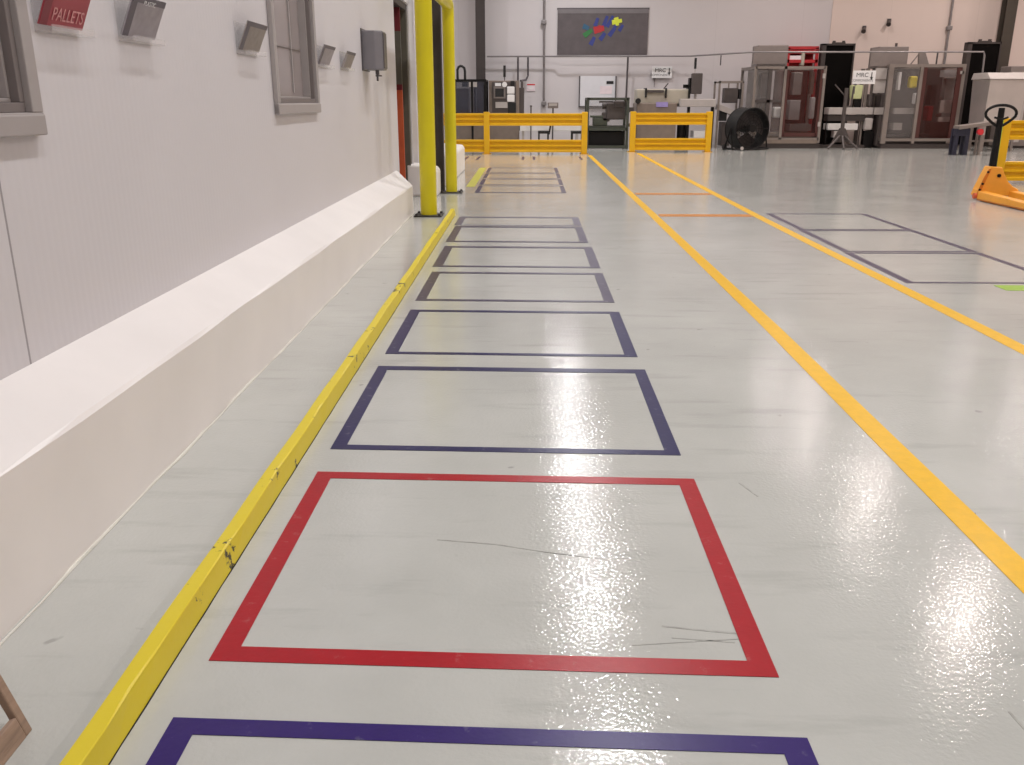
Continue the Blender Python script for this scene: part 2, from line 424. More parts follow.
# ------------------------------------------------------------------ floor markings
ZT0, ZT1 = 0.0006, 0.0022
def ring_marking(x0, x1, y0, y1, side, front, back, skew=0.0, parts='LRFB', x0b=None, x1b=None):
    mb = MB()
    xa, xb = x0, x1
    xc = x0 if x0b is None else x0b; xd = x1 if x1b is None else x1b
    P = lambda x, y: y - skew*(x-x0)
    def quad(pts): mb.hexa([(p[0], P(*p), ZT0) for p in pts] + [(p[0], P(*p), ZT1) for p in pts])
    if 'L' in parts: quad([(xa, y0), (xa+side, y0), (xc+side, y1), (xc, y1)])
    if 'R' in parts: quad([(xb-side, y0), (xb, y0), (xd, y1), (xd-side, y1)])
    if 'F' in parts: quad([(xa+side, y0), (xb-side, y0), (xb-side, y0+front), (xa+side, y0+front)])
    if 'B' in parts: quad([(xc+side, y1-back), (xd-side, y1-back), (xd-side, y1), (xc+side, y1)])
    return mb
rows = [   # y0, y1, x0, x1, material, side, front, back, label
    (0.52, 1.86, -0.905, 0.69, 'purple_t', 0.072, 0.10, 0.06, 'purple tape rectangle on the floor cut by the photo bottom, nearest of the row'),
    (2.10, 3.425, -0.899, 0.685, 'red_t', 0.07, 0.07, 0.065, 'red tape rectangle on the floor beside the yellow curb'),
    (3.68, 4.99, -0.902, 0.672, 'navy_t', 0.066, 0.055, 0.075, 'navy tape rectangle on the floor directly behind the red one'),
    (5.255, 6.47, -0.905, 0.66, 'navy_t', 0.076, 0.05, 0.06, 'navy tape rectangle second behind the red one, thinner front line'),
    (6.79, 8.02, -0.91, 0.655, 'slate_t', 0.08, 0.06, 0.075, 'slate tape rectangle third behind the red one'),
    (8.28, 9.53, -0.935, 0.655, 'slate_t', 0.09, 0.07, 0.10, 'slate tape rectangle fourth behind the red one'),
    (9.83, 11.14, -0.955, 0.635, 'slate_t', 0.09, 0.08, 0.12, 'slate tape rectangle fifth behind the red one, faded back line'),
    (11.22, 12.08, -0.975, 0.635, 'grey_t', 0.09, 0.05, 0.10, 'shallow faded tape rectangle level with the front yellow bollard'),
    (15.36, 16.7, -0.975, 0.595, 'slate_t', 0.075, 0.10, 0.06, 'dark tape rectangle beyond the gap, level with the rear yellow bollard'),
    (16.9, 18.15, -0.985, 0.598, 'slate_t', 0.075, 0.05, 0.06, 'far tape rectangle second beyond the gap behind the bollards'),
    (18.35, 19.6, -0.995, 0.60, 'slate_t', 0.075, 0.05, 0.06, 'far tape rectangle third beyond the gap behind the bollards'),
    (19.8, 21.3, -1.01, 0.60, 'slate_t', 0.075, 0.05, 0.06, 'farthest dark tape rectangle of the row before the yellow barrier'),
]
for y0, y1, x0, x1, mt, sd, fr, bk, lb in rows:
    single('floor_marking', ring_marking(x0, x1, y0, y1, sd, fr, bk, 0.026), M[mt], lb, 'floor marking', 'taped pallet spaces along the curb')
def strip(pts, w):
    mb = MB()
    for (xa, ya), (xb, yb) in zip(pts, pts[1:]):
        mb.hexa([(xa-w/2, ya, ZT0), (xa+w/2, ya, ZT0), (xb+w/2, yb, ZT0), (xb-w/2, yb, ZT0), (xa-w/2, ya, ZT1), (xa+w/2, ya, ZT1), (xb+w/2, yb, ZT1), (xb-w/2, yb, ZT1)])
    return mb
single('floor_line', strip([(1.625, -2), (1.64, 3), (1.675, 6), (1.68, 14), (1.675, 26.4)], 0.115), M['yel_t'], 'long yellow floor line running to the left barrier end', 'floor marking')
single('floor_line', strip([(3.11, -1), (3.12, 6), (3.09, 12), (3.13, 20), (3.2, 27.4)], 0.12), M['yel_t'], 'long yellow floor line running to the right barrier by the fan', 'floor marking')
for yy, x0, x1, lb in ((12.2, 1.76, 3.02, 'nearer orange stripe crossing between the two yellow floor lines'), (15.15, 1.76, 3.04, 'farther orange stripe crossing between the two yellow floor lines')):
    single('floor_stripe', MB().box(x0, x1, yy-0.05, yy+0.21, ZT0, ZT1), M['or_t'], lb, 'floor marking')
for y0, y1, lb in ((7.58, 9.2, 'nearest of three tape rectangles right of the yellow lines'), (9.25, 10.86, 'middle of three tape rectangles right of the yellow lines'), (10.9, 12.52, 'farthest of three tape rectangles right of the yellow lines')):
    single('floor_marking', ring_marking(3.245+0.01*(y0-7.5), 4.66, y0, y1, 0.075, 0.05, 0.06, 0.0), M['slate_t'], lb, 'floor marking', 'taped spaces right of the yellow lines')
single('floor_stripe', MB().box(3.95, 4.9, 7.28, 7.5, ZT0, ZT1), M['lime_t'], 'short lime green stripe on the floor at the right edge', 'floor marking')
single('floor_stripe', strip([(-1.12, 16.45), (-1.14, 21.3)], 0.16), M['olive_t'], 'worn yellow green stripe on the floor beyond the rear bollard', 'floor marking')
for px, lb in ((466, 'small dark tape tick left of another before the left barrier post'), (478, 'small dark tape tick before the left barrier post'), (523, 'left of two dark tape ticks before the middle of the left barrier'),
               (534, 'right of two dark tape ticks before the middle of the left barrier'), (581, 'small dark tape tick by the end post of the left barrier')):
    x, _ = at(px, 156, 24.8)
    single('floor_stripe', MB().box(x-0.035, x+0.035, 24.3, 25.7, ZT0, ZT1), M['slate_t'], lb, 'floor marking', 'tape ticks before the left barrier')

# scratches and scuffs worn into the floor
scuff = mat('scuff_grey', (158, 157, 151), 0.5, var=0.2, scale=30)
scuffd = mat('scuff_dark', (104, 100, 97), 0.5, var=0.2, scale=30)
def scratch(pts, w, m_):
    mb = MB(); n_ = len(pts)
    for i_ in range(n_-1):
        (xa, ya), (xb, yb) = pts[i_], pts[i_+1]
        l = math.hypot(xb-xa, yb-ya); nx, ny = -(yb-ya)/l*w/2, (xb-xa)/l*w/2
        q = [(xa-nx, ya-ny), (xa+nx, ya+ny), (xb+nx, yb+ny), (xb-nx, yb-ny)]
        mb.hexa([(*p, 0.0003) for p in q] + [(*p, 0.0009) for p in q])
    obj('scuff_mark', mb, m_, fl_obj, world=False)
scratch([(-0.33, 2.83), (-0.12, 2.80), (0.05, 2.75), (0.22, 2.71), (0.38, 2.70)], 0.006, scuff)
scratch([(0.40, 2.30), (0.52, 2.28), (0.66, 2.26)], 0.008, scuff); scratch([(0.42, 2.24), (0.6, 2.22)], 0.005, scuff); scratch([(0.30, 2.20), (0.63, 2.24)], 0.004, scuff)
scratch([(1.665, 3.0), (1.70, 3.09)], 0.012, scuffd); scratch([(0.865, 3.35), (0.91, 3.22)], 0.007, scuff); scratch([(1.24, 1.93), (1.25, 1.80)], 0.007, scuff)
# yellow curb
mb = MB(); bm = mb.bm; rings = []
n = 90
for i in range(n+1):
    t = -1.5 + 13.8*i/n
    x = -0.985 - 0.0052*t
    j = 0.004*math.sin(t*9.1) + 0.003*math.sin(t*23)
    zt = 0.080 + 0.003*math.sin(t*6.3)
    rings.append([bm.verts.new(p) for p in ((x-0.066, t, 0.0), (x, t, 0.0), (x-0.013+j*0.5, t, zt-0.003), (x-0.017+j, t, zt), (x-0.060, t, zt), (x-0.065, t, zt-0.006))])
for A, B in zip(rings, rings[1:]):
    for k in range(6): bm.faces.new((A[k], A[(k+1) % 6], B[(k+1) % 6], B[k]))
bm.faces.new(rings[0][::-1]); bm.faces.new(rings[-1])
cu_ = single('floor_curb', mb, M['ycurb'], 'long low yellow painted curb with chipped edges along the white wall', 'curb')

mb = MB()
mb.tube([(-0.984-0.0052*t_+0.001*math.sin(t_*17), t_, 0.0006) for t_ in [-1.4+0.15*k for k in range(91)]], 0.0022, 5)
obj('base_seam', mb, M['rubber'], cu_, label='dark grime line along the curb base')
# ------------------------------------------------------------------ goalpost door guard
t = thing('door_guard', 'tall yellow goalpost guard of two round bollards at the doorway', 'bollard', (-1.40, 12.2, 0))
for (x, y, r) in ((-1.405, 12.2, 0.112), (-1.372, 15.4, 0.097)):
    mb = MB()
    if y < 13: mb.tube([(x, y, 0.02), (x, y, 2.86)], r, 32)
    else: mb.tube([(x, y, 0.02), (x, y, 2.80)], r, 32)
    obj('post', mb, M['post'], t, smooth=True)
    mb = MB(); mb.box(x-0.19, x+0.19, y-0.19, y+0.19, 0, 0.018)
    bp_ = obj('base_plate', mb, M['base'], t, bevel=0.004)
    for sx in (-1, 1):
        for sy in (-1, 1):
            obj('bolt', MB().cyl((x+sx*0.155, y+sy*0.155, 0.018), 0.018, 0.022, n=8), M['base'], bp_)
mb = MB()
pts = [(-1.405, 12.2, 2.86), (-1.405, 12.21, 2.92), (-1.404, 12.26, 2.97), (-1.403, 12.34, 3.0), (-1.376, 15.27, 3.0), (-1.373, 15.345, 2.97), (-1.372, 15.39, 2.91), (-1.372, 15.4, 2.80)]
mb.tube(pts, [0.112, 0.11, 0.106, 0.10, 0.097, 0.097, 0.097, 0.097], 28)
obj('crossbar', mb, M['post'], t, smooth=True)

# ------------------------------------------------------------------ guard rail barriers
def rail_profile(yf, z0, z1):
    h = z1 - z0; d_ = 0.055
    return [(yf+0.03, z0), (yf, z0+0.02*h), (yf, z0+0.16*h), (yf+d_, z0+0.28*h), (yf+d_, z0+0.40*h), (yf, z0+0.47*h), (yf, z0+0.55*h), (yf+d_, z0+0.63*h), (yf+d_, z0+0.75*h), (yf, z0+0.86*h), (yf, z0+0.98*h), (yf+0.03, z1), (yf+0.075, z1), (yf+0.075, z0)]
def barrier(x0, x1, Y, posts, label, h=1.165, pw=0.17, strip_=None):
    t = thing('guard_rail', label, 'barrier', ((x0+x1)/2, Y, 0), 0, 'yellow guard rail barriers')
    for z0, z1 in ((h-0.36, h-0.01), (0.05, 0.41)):
        mb = MB(); mb.prism(rail_profile(Y-0.08, z0, z1), x0, x1, 'x')
        obj('rail', mb, M['rail'], t)
    for p in posts:
        po = obj('post', MB().box(p-pw/2, p+pw/2, Y-0.10, Y+0.10, 0.012, h+0.03), M['rail'], t, bevel=0.012)
        bp_ = obj('base_plate', MB().box(p-pw/2-0.05, p+pw/2+0.05, Y-0.15, Y+0.15, 0, 0.012), M['rail'], t)
        for s in (-1, 1):
            obj('bolt', MB().cyl((p+s*(pw/2+0.025), Y-0.12, 0.012), 0.014, 0.02, n=8), M['base'], bp_)
    if strip_ is not None:
        obj('edge_strip', MB().box(strip_-0.04, strip_+0.015, Y-0.11, Y-0.10, 0.015, h+0.03), M['lime'], t, label='lime green edge strip')
    return t
barrier(-3.0, 1.62, 27.0, (-2.9, -1.33, 1.55), 'yellow two-rail guard barrier behind the bollards, longest of the three')
barrier(3.02, 5.50, 28.2, (3.10, 5.42), 'yellow two-rail guard barrier standing left of the black drum fan')
barrier(8.78, 11.4, 17.4, (8.87, 11.3), 'yellow two-rail guard barrier behind the orange pallet jack', pw=0.17, strip_=8.78)

# ------------------------------------------------------------------ signs on the left wall
MWR = MW.to_3x3()
def wall_thing(name, label, cat, x, y, z, group=None):
    p = ww(x, y, z)
    return thing(name, label, cat, tuple(p), WALL_ROT, group)
def bracket_sign(y, w, h, z0, label, face, band, side, words=None, bandtext=None):
    """sign plate tilted out at its top in a clear wedge holder; x is out of the wall, y along it"""
    t = wall_thing('wall_sign', label, 'sign', PX, y, z0, 'tilted signs on the white wall')
    tilt = math.radians(24); s, c = math.sin(tilt), math.cos(tilt)
    def pl(u, v, o):    # u along wall, v up the plate, o out of the plate
        return Vector((0.014 + v*s + o*c, u, v*c - o*s))
    def plate(mb, u0, u1, v0, v1, o0, o1):
        mb.hexa([pl(u0, v0, o0), pl(u1, v0, o0), pl(u1, v0, o1), pl(u0, v0, o1), pl(u0, v1, o0), pl(u1, v1, o0), pl(u1, v1, o1), pl(u0, v1, o1)]); return mb
    obj('sign_plate', plate(MB(), 0, w, 0, h, 0, 0.006), face, t, world=False)
    obj('sign_band', plate(MB(), 0, w, h*0.84, h, 0.006, 0.008), band, t, world=False)
    obj('sign_edge', plate(MB(), 0, w*0.16, 0, h*0.84, 0.006, 0.0075), side, t, world=False)
    obj('holder', MB().box(0.001, 0.07, 0.0, w, -0.03, -0.024).box(0.001, 0.005, 0, w, -0.03, h*0.9).box(0.066, 0.07, 0, w, -0.03, -0.002).hexa([pl(0, 0, -.004), pl(w, 0, -.004), pl(w, 0, 0), pl(0, 0, 0), pl(0, h, -.004), pl(w, h, -.004), pl(w, h, 0), pl(0, h, 0)]), M['clear'], t, world=False)
    def mtx(u, v):
        X = Vector((0, 1, 0)); Yv = Vector((s, 0, c)); Z = X.cross(Yv)
        m = Matrix((X, Yv, Z)).transposed().to_4x4(); m.translation = pl(u, v, 0.009); return m
    if words: text_bm(words[0], words[1], words[2], 'lettering', t, mtx(*words[3]) @ Matrix.Diagonal((words[4], 1, 1, 1)))
    if bandtext: text_bm(bandtext[0], bandtext[1], bandtext[2], 'lettering', t, mtx(*bandtext[3]) @ Matrix.Diagonal((bandtext[4], 1, 1, 1)))
    return t
bracket_sign(3.48, 0.34, 0.26, 1.775, 'red tilted sign with pale lettering PALLETS beside the nearest window', M['sign_red'], M['sign_redd'], M['sign_redd'], ('PALLETS', 0.07, M['sign_txt'], (0.195, 0.045), 0.95))
s2 = bracket_sign(4.20, 0.37, 0.185, 1.785, 'grey tilted sign with dark header band next to the red one', M['sign_grey'], M['sign_dk'], M['sign_dk'], None, ('PLASTIC', 0.03, M['paper'], (0.19, 0.158), 1.2))
bracket_sign(5.93, 0.44, 0.185, 1.815, 'small grey tilted sign just left of the tall narrow window', M['sign_tan'], M['sign_dk'], M['sign_dk'])
bracket_sign(8.2, 0.48, 0.175, 1.815, 'small dark grey tilted sign just right of the tall narrow window', M['sign_grey'], M['sign_dk'], M['sign_dk'])
bracket_sign(9.3, 0.46, 0.165, 1.825, 'smallest tan grey tilted sign, left of the grey wall dispenser', M['sign_tan'], M['sign_dk'], M['sign_grey'])

# grey dispenser
t = wall_thing('wall_dispenser', 'grey boxy dispenser mounted on the white wall near the doorway', 'dispenser', PX, 10.62, 1.84)
mb = MB(); mb.prism([(0.0, 0.0), (0.15, 0.0), (0.235, 0.07), (0.235, 0.30), (0.18, 0.42), (0.0, 0.42)], 0, 0.42, 'z')
obj('body', mb, M['disp'], t, world=False, bevel=0.012)
obj('cover_edge', MB().box(0.236, 0.244, 0.07, 0.30, 0.02, 0.40), M['dispd'], t, world=False)
obj('back_plate', MB().box(0, 0.012, -0.03, 0.45, -0.01, 0.44), M['dispd'], t, world=False)
obj('nozzle', MB().cyl((0.15, 0.12, -0.05), 0.022, 0.05, n=12).cyl((0.15, 0.12, -0.12), 0.012, 0.07, n=10).box(0.13, 0.20, 0.10, 0.14, -0.07, -0.055), M['dispd'], t, world=False)

# ------------------------------------------------------------------ pallet leaning on the white curb
t = thing('wooden_pallet', 'worn wooden pallet corner leaning beside the white curb', 'pallet', (-1.24, 1.81, 0))
dv = Vector((-0.15, 0, 0.465)).normalized(); nv = Vector((dv.z, 0, -dv.x)); av = Vector((0, -1, 0))
def pal(u0, u1, v0, v1, o0, o1):   # u along the bottom edge, v up the slope, o out of the deck
    P = lambda u, v, o: av*u + dv*v + nv*o
    return MB().hexa([P(u0,v0,o0), P(u1,v0,o0), P(u1,v0,o1), P(u0,v0,o1), P(u0,v1,o0), P(u1,v1,o0), P(u1,v1,o1), P(u0,v1,o1)])
for v, h_ in ((0.0, 0.06), (0.20, 0.09), (0.32, 0.09), (0.46, 0.09), (0.64, 0.09), (0.82, 0.07)):
    obj('deck_board', pal(0.027, 1.0, v, v+h_, -0.018, 0), M['wood'], t, world=False, bevel=0.003)
for u, w_ in ((0.0, 0.027), (0.46, 0.045), (0.955, 0.045)):
    obj('stringer', pal(u, u+w_, 0.0, 0.89, -0.022 if u == 0 else -0.05, 0.0 if u == 0 else -0.018), M['wood'], t, world=False, bevel=0.004)

# ------------------------------------------------------------------ pallet jack
t = thing('pallet_jack', 'orange pallet jack with black upright loop handle parked on the right', 'pallet jack', (7.03, 14.30, 0))
K = dict(world=False)
mb = MB(); mb.prism([(0.0, 0.07), (0.66, 0.07), (0.65, 0.17), (0.56, 0.215), (0.47, 0.29), (0.39, 0.41), (0.345, 0.51), (0.16, 0.525), (0.11, 0.40), (0.03, 0.17)], 0.0, 0.22, 'y')
obj('pump_housing', mb, M['jack'], t, bevel=0.018, **K)
mb = MB(); mb.prism([(-0.005, 0.10), (0.045, 0.12), (0.165, 0.49), (0.13, 0.49), (0.065, 0.34)], -0.014, 0.0, 'y')
obj('side_edge', mb, M['jackdk'], t, **K)
obj('pivot_bolt', MB().cyl((0.30, -0.02, 0.385), 0.028, 0.02, 'y', 12), M['blackm'], t, **K)
for x0 in (0.0, 0.50):
    f = obj('fork', MB().hexa([(x0, -1.5, 0.03), (x0+.16, -1.5, 0.03), (x0+.16, 0.02, 0.03), (x0, 0.02, 0.03), (x0+.012, -1.5, 0.11), (x0+.148, -1.5, 0.11), (x0+.148, 0.02, 0.15), (x0+.012, 0.02, 0.15)]), M['jack'], t, bevel=0.012, **K)
    obj('fork_roller', MB().cyl((x0+.03, -1.0, 0.038), 0.038, 0.1, 'x', 16), M['rubber'], f, smooth=True, **K)
    obj('fork_underframe', MB().box(x0+.012, x0+.148, -1.4, 0.0, 0.012, 0.032), M['jackdk'], f, **K)
obj('cross_beam', MB().box(0.02, 0.64, 0.05, 0.20, 0.075, 0.17), M['jack'], t, bevel=0.01, **K)
for x in (0.24, 0.36):
    obj('steer_wheel', MB().cyl((x, 0.26, 0.085), 0.085, 0.06, 'x', 20), M['rubber'], t, smooth=True, **K)
obj('front_roller', MB().cyl((-0.035, 0.02, 0.07), 0.045, 0.04, 'x', 16), M['orange'], t, smooth=True, **K)
obj('handle_shaft', MB().tube([(0.235, 0.11, 0.50), (0.235, 0.11, 1.40)], [0.058, 0.045], 14), M['blackm'], t, smooth=True, **K)
loop = []
for k in range(28):
    a = 2*PI*k/28
    cx, cz = math.cos(a), math.sin(a)
    rx = 0.235 * (1.0 if cz > -0.2 else 1.0 + (cz+0.2)*0.55)
    rz = 0.125 if cz > 0 else 0.19
    loop.append((0.235 + rx*cx, 0.11, 1.315 + rz*cz))
obj('handle_loop', MB().tube(loop, 0.022, 8, closed=True), M['blackm'], t, smooth=True, **K)
obj('release_lever', MB().tube([(0.13, 0.09, 1.26), (0.235, 0.06, 1.225), (0.34, 0.09, 1.26)], 0.016, 8), M['blackm'], t, smooth=True, **K)
for z in (0.17, 0.26, 0.44):
    obj('bolt', MB().cyl((0.012+0.33*(z-0.12), -0.03, z), 0.018, 0.02, 'y', 8), M['blackm'], t, **K)

# ------------------------------------------------------------------ far end: services on the wall
YW = Nn
def rect(px0, py0, px1, py1, Y):
    x0, _ = at(px0, (py0+py1)/2, Y); x1, _ = at(px1, (py0+py1)/2, Y)
    _, z1 = at((px0+px1)/2, py0, Y); _, z0 = at((px0+px1)/2, py1, Y)
    return x0, x1, z0, z1
def pbox(px0, py0, px1, py1, Y, dep, mb=None):
    x0, x1, z0, z1 = rect(px0, py0, px1, py1, Y)
    pm = (py0+py1)/2
    if px0 > 560: x0 = min(at(px0, pm, Y+dep)[0], x0 + 0.4*(x1-x0))
    return (mb or MB()).box(x0, x1, Y, Y+dep, max(z0, 0), z1)

# banner
x0, x1, z0, z1 = rect(557.5, 8, 648, 55, YW-0.06)
t = thing('wall_banner', 'charcoal banner with coloured brush marks high on the far wall', 'banner', ((x0+x1)/2, YW-0.05, z0))
obj('banner_sheet', MB().box(x0, x1, YW-0.055, YW-0.035, z0, z1), M['banner'], t)
obj('banner_band', MB().box(x0, x1, YW-0.060, YW-0.0555, z1-0.17, z1-0.03), M['bannerl'], t)
obj('banner_rail', MB().box(x0-0.02, x1+0.02, YW-0.035, YW-0.001, z1-0.05, z1+0.01), M['pipe_d'], t)
KK = [0]
def stroke(pts, wid, mt):
    mb = MB()
    for (ax, ay), (bx_, by) in zip(pts, pts[1:]):
        a = at(ax, ay, YW-0.06); b = at(bx_, by, YW-0.06)
        dx, dz = b[0]-a[0], b[1]-a[1]; l = math.hypot(dx, dz); nx, nz = -dz/l*wid/2, dx/l*wid/2
        KK[0] += 1; yf, yb = YW-0.062-0.0006*KK[0], YW-0.0556
        mb.hexa([(a[0]-nx, yf, a[1]-nz), (a[0]+nx, yf, a[1]+nz), (b[0]+nx*.7, yf, b[1]+nz*.7), (b[0]-nx*.7, yf, b[1]-nz*.7), (a[0]-nx, yb, a[1]-nz), (a[0]+nx, yb, a[1]+nz), (b[0]+nx*.7, yb, b[1]+nz*.7), (b[0]-nx*.7, yb, b[1]-nz*.7)])
    obj('painted_mark', mb, M[mt], t)
for a, b, w_ in (((590.5, 45), (594.5, 37), .16), ((600, 40), (605, 33), .16), ((609, 36), (615, 28), .16), ((619, 31), (623, 25), .13), ((595, 26), (598, 18), .14), ((603.5, 26), (607.5, 16), .14), ((607, 27), (613, 16), .13), ((613, 30), (617, 24), .12)): stroke([a, b], w_, 'bblue')
stroke([(583, 26), (589, 28.5)], 0.18, 'bteal'); stroke([(584, 36), (592, 30)], 0.18, 'bgreen'); stroke([(594, 30.5), (604, 28)], 0.24, 'bred'); stroke([(598, 26), (601, 32)], 0.16, 'bred'); stroke([(612, 22.5), (622, 20.5)], 0.16, 'byel'); stroke([(616, 17.5), (617.5, 25.5)], 0.16, 'byel')

# pipes
def pipe(name, pts, r, mt, label, cat='pipe', group=None, joints=()):
    o = pts[0]; t = thing(name, label, cat, o, 0, group)
    obj('pipe_run', MB().tube(pts, r, 10), M[mt], t, smooth=True)
    for j in joints: obj('coupling', MB().box(j[0]-.09, j[0]+.09, j[1]-.07, min(j[1]+.07, YW-0.002), j[2]-.07, j[2]+.07), M[mt], t, bevel=0.02)
    return t
ZP = 2.99
def X(px, py, Y): return at(px, py, Y)[0]
pipe('overhead_pipe', [(X(487, 55, 32.9), 32.9, ZP), (X(556, 55, 32.9), 32.9, ZP), (X(560, 55, 32.8), 32.8, ZP), (X(690, 54, 32.8), 32.8, ZP), (X(752, 50, 30.2), 30.2, ZP), (X(984, 50, 30.2), 30.2, ZP), (X(985, 52, 30.2), 30.2, ZP-0.1), (X(982, 76, 30.2), 30.2, 2.32)], 0.028, 'conduit', 'long thin horizontal pipe crossing the far end above the machines')
pipe('conduit', [(X(544, 0, 33.1), 33.12, H-0.01), (X(544, 100, 33.1), 33.12, 1.3)], 0.038, 'conduit', 'vertical grey conduit on the far wall left of the banner', group='wall conduits', joints=[(X(544, 22, 33.1), 33.12, at(544, 22, 33.1)[1]), (X(544, 101, 33.1), 33.12, 1.42)])
xx = X(952, 10, 33.1)
pipe('conduit', [(xx, 33.12, H-0.01), (xx, 33.12, 2.2)], 0.038, 'conduit', 'vertical grey conduit on the warm far wall above the right enclosure', group='wall conduits', joints=[(xx, 33.12, at(950, 28, 33.1)[1])])
pipe('drop_pipe', [(X(518, 70, 32.9), 32.9, ZP-0.03), (X(518, 70, 32.9), 32.9, 0.5)], 0.035, 'pipe_d', 'dark drop pipe falling onto the control cabinet', group='drop pipes')
pipe('drop_pipe', [(X(528, 60, 32.9), 32.9, ZP-0.03), (X(528, 78, 32.9), 32.9, 2.35), (X(526, 83, 32.8), 32.6, 2.2), (X(521, 84, 32.4), 31.4, 2.15)], 0.035, 'pipe_d', 'dark drop pipe bending left into the control cabinet side', group='drop pipes')
pipe('drop_pipe', [(X(627.5, 70, 32.8), 32.8, ZP-0.03), (X(627, 70, 32.8), 32.8, 1.0)], 0.035, 'pipe_d', 'dark drop pipe below the banner right corner', group='drop pipes')
pipe('drop_pipe', [(X(721, 52, 31.6), 31.55, ZP-0.03), (X(721, 52, 31.6), 31.55, ZP-0.35)], 0.02, 'pipe_d', 'very short pipe stub hanging from the overhead pipe', group='drop pipes')

# whiteboard
x0, x1, z0, z1 = rect(580, 76, 615, 106, YW-0.08)
t = thing('whiteboard', 'white wall board with dark side edges left of the beige machine', 'whiteboard', ((x0+x1)/2, YW-0.05, z0))
obj('board', MB().box(x0, x1, YW-0.07, YW-0.005, z0, z1), M['board'], t)
obj('side_rail', MB().box(x0-0.04, x0, YW-0.09, YW-0.005, z0-0.03, z1), M['pipe_d'], t); obj('side_rail', MB().box(x1, x1+0.04, YW-0.09, YW-0.005, z0, z1), M['pipe_d'], t)
obj('bottom_rail', MB().box(x0-0.04, x1+0.04, YW-0.09, YW-0.005, z0-0.04, z0), M['pipe_d'], t)
obj('label_strip', pbox(606.5, 81, 613.5, 84, YW-0.08, 0.006), M['ink'], t); obj('note', pbox(600, 86, 612, 94, YW-0.078, 0.006), M['pink'], t)

# small red and white sign, wall lamps
x0, x1, z0, z1 = rect(527, 84, 535, 91, YW-0.04)
t = thing('wall_notice', 'tiny red and white notice on the far wall beside the conduit', 'sign', ((x0+x1)/2, YW-0.03, z0))
obj('notice_plate', MB().box(x0, x1, YW-0.03, YW-0.004, z0, z1), M['pink'], t); obj('notice_symbol', pbox(529.5, 86, 532, 89.5, YW-0.037, 0.006), M['white'], t); obj('notice_edge', pbox(527, 84, 535, 85.2, YW-0.037, 0.006), M['redp'], t)
for px, py, lb in ((865, 28, 'dark small spotlight high on the warm far wall, lower left one'), (890, 21, 'dark small spotlight high on the warm far wall, upper right one')):
    x, z = at(px, py, YW-0.1)
    t = thing('wall_spotlight', lb, 'lamp', (x, YW-0.02, z))
    obj('mount', MB().box(x-0.06, x+0.06, YW-0.05, YW-0.001, z-0.06, z+0.08), M['pipe_d'], t)
    obj('lamp_head', MB().tube([(x, YW-0.05, z), (x-0.08, YW-0.22, z-0.12)], [0.05, 0.08], 12), M['greyd'], t, smooth=True)

def text_far(body, px, py, Y, h, mt, parent, sx=1.0):
    x, z = at(px, py, Y); o0 = LOC[parent.name]
    m = Matrix.Translation(Vector((x, Y, z)) - o0) @ Matrix.Rotation(PI/2, 4, 'X') @ Matrix.Diagonal((sx, 1, 1, 1))
    return text_bm(body, h, mt, 'lettering', parent, m)
def far_sign(px0, py0, px1, py1, Y, label, l1, l2, apx):
    x0, x1, z0, z1 = rect(px0, py0, px1, py1, Y)
    t = thing('hanging_sign', label, 'sign', ((x0+x1)/2, Y, z0), 0, 'white machine signs with arrows')
    obj('sign_plate', MB().box(x0, x1, Y, Y+0.02, z0, z1), M['paper'], t)
    w = px1-px0
    text_far(l1, px0+w*0.42, py0+(py1-py0)*0.34, Y-0.004, 0.18, M['ink'], t, 1.05)
    text_far(l2, px0+w*0.40, py0+(py1-py0)*0.74, Y-0.004, 0.105, M['inkg'], t, 1.0)
    xa, _ = at(apx, py0, Y); zt, zb = z1-0.05, z1-0.30
    mb = MB(); mb.box(xa-0.014, xa+0.014, Y-0.006, Y, zb+0.09, zt)
    mb.prism([(xa-0.05, zb+0.10), (xa+0.05, zb+0.10), (xa, zb)], Y-0.006, Y, 'y')
    obj('arrow', mb, M['ink'], t)
    obj('hanger', MB().tube([(x0+.1, Y+.01, z0+0.01), (x0+.1, Y+.01, z0-.3)], 0.012, 6).box(x0+0.05, x0+0.15, Y+0.01, YW if YW-Y < 0.6 else Y+0.03, z0-0.04, z0), M['pipe_d'], t)
    return t
far_sign(652, 66.5, 672, 78, 33.1, 'white sign with arrow on the wall above the beige machine', 'MRC', 'COMPONENTS', 669.5)

# ------------------------------------------------------------------ far left: blue screened cell, hose, control cabinet, scale
t = thing('machine_cell', 'dark framed machine cell with smoked blue panel behind the left barrier', 'machine', (-2.1, 30.2, 0))
x0, x1, z0, z1 = rect(458, 80, 488, 148, 30.0)
def posts(t, xs_, ys_, z1_, w, mt, z0_=0.0):
    for x in xs_:
        for y_ in ys_: obj('post', MB().box(x-w/2, x+w/2, y_-w/2, y_+w/2, z0_, z1_), mt, t)
def rails(t, xa, xb, ya, yb, zs, w, mt):
    for z in zs:
        for y_ in (ya, yb): obj('frame_rail', MB().box(xa, xb, y_-w/2, y_+w/2, z-w/2, z+w/2), mt, t)
        for x in (xa, xb): obj('frame_rail', MB().box(x-w/2, x+w/2, ya, yb, z-w/2, z+w/2), mt, t)
posts(t, (-2.62, -1.95, -1.53), (30.1, 31.6), 2.17, 0.07, M['blackm'])
rails(t, -2.62, -1.53, 30.1, 31.6, (0.12, 2.14), 0.06, M['blackm'])
obj('front_panel', MB().box(-1.93, -1.56, 30.1, 30.12, 0.95, 2.1), M['panelblue'], t, label='smoked blue front panel')
obj('front_panel', MB().box(-2.58, -1.98, 30.1, 30.12, 0.95, 2.1), M['panelblue'], t)
